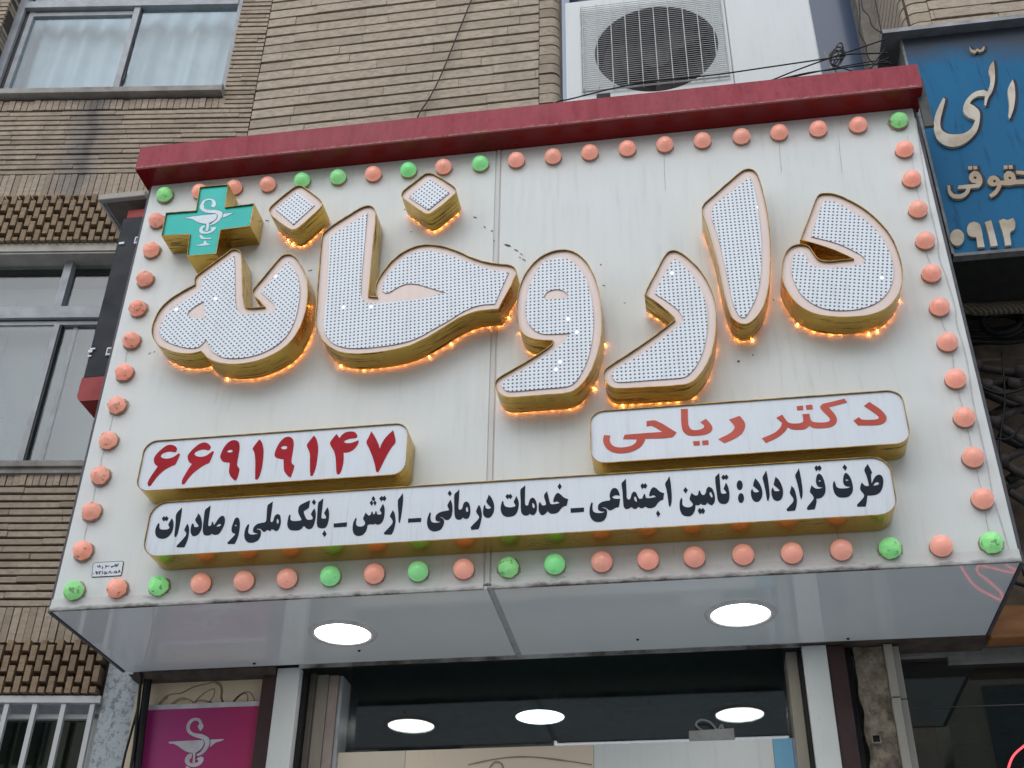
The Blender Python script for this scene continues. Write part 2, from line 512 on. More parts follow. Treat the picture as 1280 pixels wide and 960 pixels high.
# soffit: two sheets and the joint between them
for x0, x1 in ((-HW + 0.002, SEAM - 0.002), (SEAM + 0.022, HW - 0.002)):
    bm = new(); box(bm, x0, x1, 0.004, 0.636, ZO, ZO + 0.012)
    mesh_obj('soffit_panel', bm, M_SOFFIT, sign)
bm = new(); box(bm, SEAM - 0.0015, SEAM + 0.0215, 0.004, 0.636, ZO + 0.005, ZO + 0.012)
mesh_obj('soffit_joint', bm, m_plain('joint_strip', (0.55, 0.57, 0.57, 1), (0.34, 0.34, 0.33, 1), rough=0.3, scale=30), sign)
# dirty white angle along the bottom edge
bm = new()
for x0, x1 in ((-HW - 0.001, SEAM - 0.013), (SEAM + 0.015, HW + 0.001)):
    box(bm, x0, x1, -0.008, 0.0035, ZO - 0.003, ZO + 0.016)
    box(bm, x0, x1, -0.0045, -0.0005, ZO + 0.0165, ZO + 0.042)
mesh_obj('bottom_trim', bm, M_TRIM, sign)
bm = new(); box(bm, -HW + 0.01, HW - 0.01, 0.0, 0.60, ZO + HH + 0.02, ZO + HH + 0.10)
mesh_obj('roof_panel', bm, M_SIDE, sign)
# red cornice
CB, CT = at(178.8, 211.4, -0.11), at(183.4, 186.4, -0.11)
CBR = at(1145.2, 108.7, -0.11)
bm = new()
box(bm, -1.682, 1.678, -0.110, -0.108, ZO + HH + 0.006, ZO + HH + 0.135, 0)
box(bm, -1.682, 1.678, -0.1079, 0.03, ZO + HH + 0.001, ZO + HH + 0.1345, 1)
mesh_obj('cornice', bm, [M_REDTOP, M_RED], sign)
bm = new(); box(bm, 1.664, 1.70, -0.06, -0.045, ZO + 1.86, ZO + HH + 0.11)
mesh_obj('end_plate', bm, m_plain('end_plate_grey', (0.09, 0.09, 0.085, 1), rough=0.6), sign)

# creases near the right edge and down the left bulbs, scuffs on the face
def ribbon(bm, pts, w, y):
    c = catmull([(p[0], 0, p[1]) for p in pts], 5)
    c = [Vector((p.x, p.z)) for p in c]
    L, R = [], []
    for i, p in enumerate(c):
        d = (c[min(i + 1, len(c) - 1)] - c[max(i - 1, 0)]).normalized()
        nrm = Vector((-d.y, d.x))
        ww = w * (0.5 + 0.7 * abs(noise.noise(Vector((p.x * 9, p.y * 23, 1.7)))))
        L.append(bm.verts.new((p.x + nrm.x * ww, y, p.y + nrm.y * ww))); R.append(bm.verts.new((p.x - nrm.x * ww, y, p.y - nrm.y * ww)))
    for i in range(len(c) - 1):
        bm.faces.new((L[i], R[i], R[i + 1], L[i + 1]))
def pix(pts, y): return [(at(a, b, y).x, at(a, b, y).z) for a, b in pts]
def crease(pts, w, y):
    bm = new(); ribbon(bm, pix(pts, -0.001), w, y); mesh_obj('sheet_crease', bm, M_CRACK, sign)
crease(([(1144, 148), (1151, 190), (1158, 235), (1163, 262), (1172, 300), (1174, 322), (1184, 350), (1194, 385), (1196, 405), (1206, 440), (1212, 470), (1216, 500), (1226, 545), (1234, 580), (1241, 620), (1252, 655), (1262, 690)]), 0.0036, -0.0012)
crease([(1134, 170), (1141, 205), (1147, 240), (1152, 258)], 0.0014, -0.0014)
for a, b in (((1157, 312), (1163, 330)), ((1176, 394), (1182, 414)), ((1190, 440), (1192, 460)), ((1198, 484), (1203, 508)), ((1209, 534), (1214, 558)), ((1220, 582), (1226, 610)), ((1232, 634), (1236, 664)),
             ((142, 516), (137, 538)), ((131, 562), (126, 582)), ((120, 606), (116, 628)), ((112, 650), (105, 676)), ((161, 436), (157, 452))):
    m = ((a[0] + b[0]) / 2 + random.uniform(-1.5, 1.5), (a[1] + b[1]) / 2)
    crease([a, m, b], 0.0024, -0.0013)
M_DRIP = m_plain('drip_mark', (0.42, 0.40, 0.36, 1), (0.60, 0.585, 0.55, 1), rough=0.8, scale=40)
def drip(pts, w):
    bm = new(); ribbon(bm, pix(pts, -0.001), w, -0.0011); mesh_obj('drip_mark', bm, M_DRIP, sign)
for px, py, L, w in ((612, 690, 42, .0016), (604, 685, 44, .0012), (1052, 700, 12, .003), (1113, 698, 12, .004), (1177, 694, 12, .003), (1047, 668, 8, .002), (842, 683, 10, .0014), (960, 679, 9, .0012), (1240, 690, 10, .004), (197, 742, 8, .003), (145, 748, 6, .003),
                     (830, 192, 46, .0016), (974, 176, 40, .0018), (1048, 166, 50, .0014)):
    dx = (px - 680) * 0.00026 * L
    drip([(px, py), (px + dx * 0.5 + random.uniform(-.6, .6), py + L * 0.5), (px + dx, py + L)], w)
def fleck(px, py, L, W, ang):
    p = at(px, py, 0)
    ca, sa = math.cos(ang), math.sin(ang)
    k = 9
    vs = []
    bm = new()
    for i in range(k):
        a = 2 * math.pi * i / k; r = random.uniform(0.6, 1.1)
        dx, dz = L * r * math.cos(a), W * r * math.sin(a)
        vs.append(bm.verts.new((p.x + dx * ca - dz * sa, -0.0013, p.z + dx * sa + dz * ca)))
    bm.faces.new(vs)
    mesh_obj('scuff_mark', bm, M_SCUFF, sign)
for px, py, L, W, a in ((594, 272, .010, .004, -.5), (606, 284, .007, .003, -.9), (615, 289, .006, .004, -.8), (618, 301, .005, .003, -.4), (635, 307, .016, .006, -.5), (645, 313, .014, .003, -.6), (652, 318, .013, .002, -.7), (655, 325, .012, .002, -.7), (650, 322, .008, .002, -.7),
                        (506, 262, .004, .003, 0), (514, 290, .006, .002, 0), (334, 276, .014, .004, -.2), (923, 452, .0065, .0065, 0), (941, 444, .004, .004, 0), (751, 331, .004, .004, 0), (755, 357, .006, .003, -.4), (781, 379, .005, .002, .3), (967, 375, .003, .004, 0), (187, 442, .007, .002, .7), (193, 440, .006, .002, .7), (388, 338, .012, .002, .2)):
    fleck(px, py, L, W, a)

# -------- channel letters
LD = 0.122                     # depth of the letters

def amber_string(bm, loop, gap, nzmax=-0.05, keep=0.85):
    acc = 0.0
    N = len(loop)
    for i in range(N):
        a, b = loop[i], loop[(i + 1) % N]
        d = b - a
        if d.length < 1e-6: continue
        nrm = Vector((d.y, -d.x)).normalized()        # outward of a ccw loop
        s = gap - acc
        while s <= d.length:
            p = a + d * (s / d.length)
            if nrm.y < nzmax and random.random() < keep:
                q = p + nrm * (random.uniform(-0.016, -0.009) if random.random() < 0.89 else random.uniform(-0.002, 0.003))
                m = Matrix.Translation((q.x, -0.0075, q.y))
                bmesh.ops.create_icosphere(bm, subdivisions=1, radius=0.0027, matrix=m)
            s += gap
        acc = (acc + d.length) % gap

def letter(blk, outer, inner=None, holes=(), ang=0.0, depth=LD, smooth=3):
    o = ccw(outline(T(blk, outer, -depth), smooth))
    bm = new()
    strip(bm, o, -depth, -0.015, 0)
    ins = offset(o, 0.0028)
    n = len(o)
    a = [bm.verts.new((q.x, -depth, q.y)) for q in o]; b = [bm.verts.new((q.x, -depth, q.y)) for q in ins]
    for i in range(n):
        j = (i + 1) % n
        bm.faces.new((a[i], a[j], b[j], b[i])).material_index = 1
    strip(bm, ins[::-1], -depth, -depth + 0.03, 1)
    c = sum(o, Vector((0, 0))) / n
    can = mesh_obj('letter', bm, [M_GOLD, M_RIMG], sign)
    bm = new()
    fill(bm, ins, [], -depth + 0.010, 0)
    mesh_obj('letter_face', bm, M_PINK, can)
    if inner:
        bm = new()
        ii = ccw(outline(T(blk, inner, -depth + 0.006), smooth))
        hh = [ccw(outline(T(blk, h, -depth + 0.006), smooth))[::-1] for h in holes]
        slab(bm, ii, hh, -depth + 0.006, -depth + 0.0097, 0, 1)
        mesh_obj('led_panel', bm, [m_led('led_matrix', ang), M_EDGE], can)
    bm = new()
    amber_string(bm, o, 0.033)
    if len(bm.verts): mesh_obj('led_string', bm, M_AMBER, can)
    else: bm.free()
    return can

A1 = (180, 200, .1875); A2 = (180, 300, .1875); K3 = (380, 200, .21875); W5 = (600, 300, .25); D6 = (860, 200, .21875)
R_ = math.radians
letter(A2, [(600,58),(635,68),(650,100),(655,200),(660,350),(665,420),(680,445),(720,450),(800,442),(770,405),(735,375),(722,340),(740,310),(800,240),(860,165),(910,110),(945,92),(985,95),(1020,125),(1050,170),(1075,220),(1090,280),(1093,340),(1085,430),(1065,520),(1025,610),(975,680),(900,740),(800,790),(700,818),(600,828),(530,825),(470,810),(420,785),(395,757),(378,742),(340,752),(290,758),(220,752),(150,730),(100,705),(65,665),(50,620),(55,560),(75,510),(100,465),(150,410),(200,372),(270,330),(335,295),(338,250),(360,225),(450,158),(550,85),(575,65)],
       [(600,105),(605,200),(607,350),(612,430),(630,480),(670,498),(750,492),(840,484),(870,475),(878,455),(860,420),(820,385),(778,345),(850,265),(960,140),(985,170),(1015,220),(1035,290),(1038,360),(1030,430),(1010,520),(975,600),(930,660),(870,710),(780,755),(700,778),(620,788),(540,785),(490,765),(455,740),(430,700),(415,660),(400,680),(365,710),(335,720),(280,718),(210,700),(150,675),(115,645),(103,610),(115,560),(140,510),(180,465),(240,420),(310,375),(380,320),(388,265),(450,215)],
       [[(400,408),(408,525),(340,520),(300,510),(288,492),(310,465),(350,435)]], R_(42))
letter(A1, [(1035,168),(1060,175),(1150,240),(1180,270),(1190,290),(1175,320),(1100,390),(1030,450),(995,465),(960,455),(870,390),(835,350),(832,325),(850,300),(920,240),(1000,180)],
       [(1020,213),(1137,300),(995,430),(878,328)], (), R_(45))
letter(K3, [(365,258),(393,266),(410,295),(408,350),(395,480),(385,600),(375,700),(368,775),(415,780),(405,745),(412,700),(440,650),(500,575),(570,520),(640,490),(710,480),(790,490),(870,515),(960,555),(1040,580),(1120,592),(1175,598),(1205,615),(1215,650),(1110,852),(1050,856),(980,866),(900,896),(830,936),(760,981),(680,1026),(600,1061),(500,1086),(400,1101),(290,1108),(200,1096),(130,1056),(85,996),(62,926),(68,836),(80,666),(100,440),(115,410),(170,365),(250,315),(320,272)],
       [(362,302),(145,440),(140,600),(130,750),(115,880),(112,940),(125,1000),(170,1050),(240,1072),(330,1075),(440,1065),(560,1045),(650,1015),(740,965),(830,915),(910,865),(1000,830),(1090,822),(1170,640),(1090,632),(1000,605),(900,570),(800,535),(720,520),(650,525),(580,555),(520,610),(470,670),(450,715),(448,745),(465,760),(490,755),(520,735),(560,715),(600,706),(650,710),(720,730),(810,758),(700,785),(600,800),(500,810),(420,817),(360,818),(332,790),(325,750),(335,600),(350,430)],
       (), R_(3))
letter(K3, [(715,73),(745,80),(830,130),(865,160),(868,185),(850,205),(760,280),(720,305),(690,305),(600,245),(560,215),(555,195),(570,170),(640,115),(690,78)],
       [(722,108),(830,187),(710,285),(598,212)], (), R_(45))
letter(W5, [(400,47),(450,50),(500,75),(545,125),(580,200),(600,280),(610,370),(610,450),(595,540),(570,620),(540,680),(500,730),(460,758),(410,768),(250,780),(150,787),(110,778),(80,745),(75,710),(95,685),(180,635),(280,575),(355,522),(362,503),(300,500),(250,490),(210,465),(190,420),(183,360),(185,290),(200,220),(235,150),(285,95),(340,62)],
       [(385,88),(430,92),(470,115),(510,160),(540,220),(558,300),(568,400),(560,500),(540,590),(510,660),(470,715),(430,733),(300,745),(160,757),(125,750),(108,725),(120,705),(200,660),(300,600),(380,545),(455,465),(380,470),(310,468),(265,445),(235,400),(228,340),(240,260),(265,190),(305,125),(345,98)],
       [[(318,285),(335,260),(375,247),(415,252),(442,275),(435,292),(380,295),(325,298)]], R_(0))
letter(W5, [(945,55),(975,50),(1010,65),(1060,105),(1110,160),(1150,230),(1175,300),(1183,380),(1178,470),(1160,560),(1130,630),(1090,685),(1050,715),(1010,725),(850,735),(680,742),(640,725),(620,690),(618,660),(635,635),(750,560),(880,470),(972,398),(970,388),(930,350),(880,310),(822,272),(835,240),(880,155),(920,80)],
       [(968,92),(1010,120),(1060,175),(1100,240),(1130,320),(1138,400),(1130,490),(1110,570),(1080,630),(1040,675),(1010,688),(850,700),(690,710),(665,695),(660,670),(680,645),(800,575),(900,500),(980,440),(1010,410),(1015,390),(990,350),(940,310),(875,268),(915,180)],
       (), R_(0))
letter(D6, [(345,48),(375,55),(400,85),(430,180),(455,300),(470,430),(473,550),(468,680),(450,780),(425,850),(380,910),(340,935),(300,935),(265,915),(240,880),(200,750),(160,560),(110,390),(78,270),(150,195),(240,115),(310,58)],
       [(352,95),(380,170),(400,280),(415,400),(420,550),(412,680),(390,780),(350,865),(325,900),(300,895),(275,860),(250,790),(215,620),(170,430),(133,288),(240,185)], (), R_(0))
letter(D6, [(780,187),(830,190),(900,215),(1000,270),(1090,345),(1160,430),(1205,530),(1228,630),(1222,720),(1190,790),(1130,850),(1040,885),(930,897),(800,893),(700,870),(620,820),(560,740),(535,670),(538,590),(555,530),(590,492),(640,478),(690,490),(720,530),(750,565),(800,575),(860,570),(940,562),(850,520),(750,485),(640,455),(700,300),(735,210),(755,192)],
       [(775,232),(840,240),(930,290),(1020,350),(1090,420),(1140,500),(1170,590),(1172,670),(1150,740),(1100,800),(1020,840),(920,858),(810,855),(720,825),(650,770),(610,700),(592,640),(600,560),(620,532),(650,528),(670,545),(690,585),(730,610),(800,618),(900,610),(990,595),(1018,575),(1005,555),(950,520),(850,475),(705,437),(735,340)], (), R_(-11))

def lettering(name, groups, y, mat_, parent, thick=0.0012, smooth=3):
    """groups: (block, outline, holes...)"""
    bm = new()
    for g in groups:
        blk, outer, holes = g[0], g[1], g[2:]
        o = ccw(outline(T(blk, outer, y), smooth))
        hs = [ccw(outline(T(blk, h, y), smooth))[::-1] for h in holes]
        slab(bm, o, hs, y, y + thick)
    return mesh_obj(name, bm, mat_, parent)

# -------- green cross with the bowl and snake
CR = [(370,178),(562,160),(542,312),(735,288),(708,440),(512,465),(482,625),(285,640),(303,495),(115,505),(145,350),(345,335)]
CD = 0.12
o = ccw([Vector(q) for q in T(A1, CR, -CD)])
bm = new(); strip(bm, o, -CD, -0.003); ins = offset(o, 0.0028)
a = [bm.verts.new((q.x, -CD, q.y)) for q in o]; b = [bm.verts.new((q.x, -CD, q.y)) for q in ins]
for i in range(len(o)): bm.faces.new((a[i], a[(i + 1) % len(o)], b[(i + 1) % len(o)], b[i])).material_index = 1
strip(bm, ins[::-1], -CD, -CD + 0.02, 1)
cross = mesh_obj('cross', bm, [M_GOLD, M_RIMG], sign)
bm = new(); fill(bm, ins, [], -CD + 0.008)
mesh_obj('cross_face', bm, M_TEAL, cross)
S1 = (225, 240, .0625)
EMB = [(S1, [(70,515),(250,490),(450,465),(720,440),(735,470),(725,520),(680,570),(600,610),(580,625),(575,700),(560,770),(520,780),(515,765),(530,680),(525,635),(470,630),(380,610),(300,570),(230,535),(130,525)]),
       (S1, [(870,435),(1085,412),(1000,450),(920,490),(850,512),(865,470)]),
       (S1, [(690,305),(715,260),(720,235),(700,180),(660,145),(590,130),(500,145),(430,200),(400,270),(405,330),(450,380),(530,410),(630,420),(700,430),(745,455),(740,510),(700,565),(640,610),(595,640),(600,665),(680,640),(760,590),(820,520),(848,450),(840,400),(790,375),(700,355),(600,345),(530,340),(485,305),(475,250),(500,190),(560,160),(620,165),(645,200),(640,240),(620,270),(640,300)]),
       (S1, [(500,660),(430,690),(385,750),(400,810),(470,835),(560,830),(650,795),(715,730),(720,700),(660,705),(600,715),(630,735),(620,770),(560,795),(490,795),(450,770),(455,730),(490,700)]),
       (S1, [(390,850),(430,870),(470,905),(540,920),(625,915),(620,940),(520,942),(430,935),(400,905)]),
       (A1, [(340,572),(395,557),(403,538),(412,538),(420,555),(445,563),(400,570)])]
lettering('emblem', EMB, -CD + 0.006, M_EMBLEM, cross)
bm = new()
def dline(pts, w):
    ribbon(bm, [(q.x, q.y) for q in T(S1, pts, -CD + 0.0052)], w, -CD + 0.0052)
dline([(745,455),(740,510),(700,565),(640,610),(595,640)], 0.0016)
dline([(70,510),(250,482),(450,456),(720,432)], 0.0009)
dline([(868,430),(1100,402)], 0.0009)
dline([(395,270),(430,195),(500,140),(590,122),(665,140)], 0.0009)
dline([(480,310),(530,345),(700,350),(800,372),(850,405),(858,450)], 0.0009)
dline([(380,620),(470,640),(520,640)], 0.0009)
mesh_obj('emblem_outline', bm, M_DARKLINE, cross)

# -------- the three white light boxes
def light_box(corners, d, r, back=-0.003):
    """corners TL, TR, BR, BL in pixels on the plane y=-d"""
    q = [at(a, b, -d) for a, b in corners]
    x0 = (q[0].x + q[3].x) / 2; x1 = (q[1].x + q[2].x) / 2
    zt = (q[0].z + q[1].z) / 2; zb = (q[2].z + q[3].z) / 2
    o = []
    for cx, cz, a0 in ((x1 - r, zt - r, 0), (x0 + r, zt - r, 90), (x0 + r, zb + r, 180), (x1 - r, zb + r, 270)):
        for k in range(7):
            a = math.radians(a0 + 15 * k)
            o.append(Vector((cx + r * math.cos(a), cz + r * math.sin(a))))
    bm = new(); strip(bm, o, -d, back)
    ins = offset(o, 0.0028)
    a = [bm.verts.new((p.x, -d, p.y)) for p in o]; b = [bm.verts.new((p.x, -d, p.y)) for p in ins]
    for i in range(len(o)): bm.faces.new((a[i], a[(i + 1) % len(o)], b[(i + 1) % len(o)], b[i])).material_index = 1
    strip(bm, ins[::-1], -d, -d + 0.02, 1)
    can = mesh_obj('light_box', bm, [M_GOLDB, M_RIMG], sign)
    bm = new(); fill(bm, ins, [], -d + 0.006)
    mesh_obj('box_face', bm, M_BOXFACE, can)
    return can
PD = 0.112
phone = light_box([(178, 551), (508, 528.5), (510, 594), (172, 613)], PD, 0.05)
doctor = light_box([(737, 513), (1131, 487), (1137, 557), (738, 577)], PD, 0.05)
ins_box = light_box([(187, 628), (1113, 569), (1122, 643), (179, 696)], PD + 0.008, 0.06)

P1 = (165, 520, .15625); P2 = (340, 520, .15625)
lettering('number', [
    (P1, [(125,545),(130,560),(148,556),(170,525),(205,480),(260,430),(320,398),(345,388),(365,350),(383,305),(375,297),(350,315),(320,332),(285,340),(250,338),(228,325),(235,308),(265,290),(305,283),(330,287),(350,288),(360,265),(350,245),(325,232),(300,230),(270,240),(230,270),(195,305),(175,340),(178,375),(195,395),(207,402),(180,440),(150,485),(130,520)]),
    (P1, [(398,530),(400,547),(420,542),(445,505),(490,455),(540,415),(590,385),(617,373),(635,335),(655,287),(645,280),(615,302),(590,318),(555,326),(520,322),(497,308),(505,290),(540,272),(580,267),(605,272),(618,272),(630,250),(618,228),(595,213),(570,212),(540,222),(500,252),(465,288),(445,320),(450,355),(465,375),(480,382),(450,425),(420,475),(402,510)]),
    (P1, [(705,330),(712,300),(730,260),(760,220),(790,198),(820,192),(845,200),(858,220),(860,260),(852,310),(845,350),(840,390),(850,410),(858,420),(855,450),(840,500),(828,515),(815,510),(795,490),(780,465),(775,440),(782,372),(755,370),(725,362)], [(757,285),(770,272),(790,268),(805,275),(803,288),(780,292)]),
    (P1, [(1020,185),(1038,210),(1048,245),(1052,290),(1045,370),(1035,430),(1015,490),(1000,508),(985,505),(985,430),(985,340),(978,290),(963,262),(980,235)]),
    (P2, [(20,310),(30,270),(55,220),(90,180),(120,166),(150,170),(168,190),(173,220),(168,270),(160,320),(155,370),(165,385),(178,395),(172,425),(155,475),(148,492),(135,485),(110,460),(95,430),(92,345),(60,340),(30,330)], [(70,250),(90,238),(115,240),(122,252),(115,264),(85,265)]),
    (P2, [(335,155),(352,178),(363,210),(369,260),(362,340),(350,410),(330,465),(318,480),(308,475),(303,430),(303,350),(300,290),(278,235),(300,200)]),
    (P2, [(517,143),(540,175),(560,150),(590,130),(625,123),(660,128),(680,150),(682,165),(672,175),(625,180),(585,195),(572,208),(600,217),(640,213),(690,193),(693,205),(680,235),(655,265),(625,283),(590,292),(572,290),(573,340),(565,400),(548,450),(530,467),(517,458),(512,400),(508,330),(495,280),(463,220),(485,180)]),
    (P2, [(795,122),(820,160),(850,220),(862,262),(875,225),(910,170),(968,113),(978,145),(988,208),(960,245),(915,320),(880,390),(855,440),(845,450),(832,440),(825,400),(805,330),(775,255),(755,210),(775,165)]),
], -PD + 0.0045, M_REDINK, phone)
R3 = (730, 480, .15625); R4 = (920, 470, .1796875); R7 = (880, 300, .3125)
lettering('name', [
    (R3, [(500,297),(575,292),(740,387),(705,425),(490,437),(482,460),(455,500),(400,532),(340,550),(270,553),(210,535),(170,500),(152,450),(160,408),(210,412),(205,450),(225,488),(265,505),(330,505),(385,490),(415,465),(422,440),(313,440),(325,405),(630,382),(545,335),(500,338)]),
    (R3, [(775,200),(830,198),(835,320),(850,355),(875,368),(925,365),(958,350),(962,330),(930,305),(975,278),(1010,315),(1028,350),(1015,380),(980,400),(930,410),(870,413),(825,405),(795,380),(780,330)]),
    (R3, [(872,458),(925,455),(927,488),(878,492)]), (R3, [(945,453),(995,449),(998,484),(948,488)]),
    (R7, [(100,718),(143,703),(163,730),(163,752),(150,775),(120,795),(82,812),(57,796),(105,772),(122,752),(118,738)]),
    (R4, [(755,157),(773,183),(645,217),(690,270),(702,305),(690,335),(655,355),(600,362),(540,360),(512,345),(480,368),(430,373),(385,368),(360,355),(340,385),(290,425),(208,465),(180,432),(270,393),(310,355),(320,325),(280,290),(322,268),(355,315),(380,328),(420,330),(455,325),(468,312),(462,265),(510,262),(522,308),(545,320),(600,323),(640,318),(655,305),(645,285),(600,240),(585,215),(600,195),(640,185)]),
    (R4, [(422,210),(467,205),(468,235),(425,238)]), (R4, [(485,203),(530,199),(535,230),(490,233)]),
    (R4, [(890,208),(927,180),(1000,228),(1040,270),(1047,300),(1030,325),(990,340),(850,343),(817,310),(855,285),(875,302),(960,303),(990,297),(995,285),(970,262)]),
], -PD + 0.0045, M_SALMON, doctor)

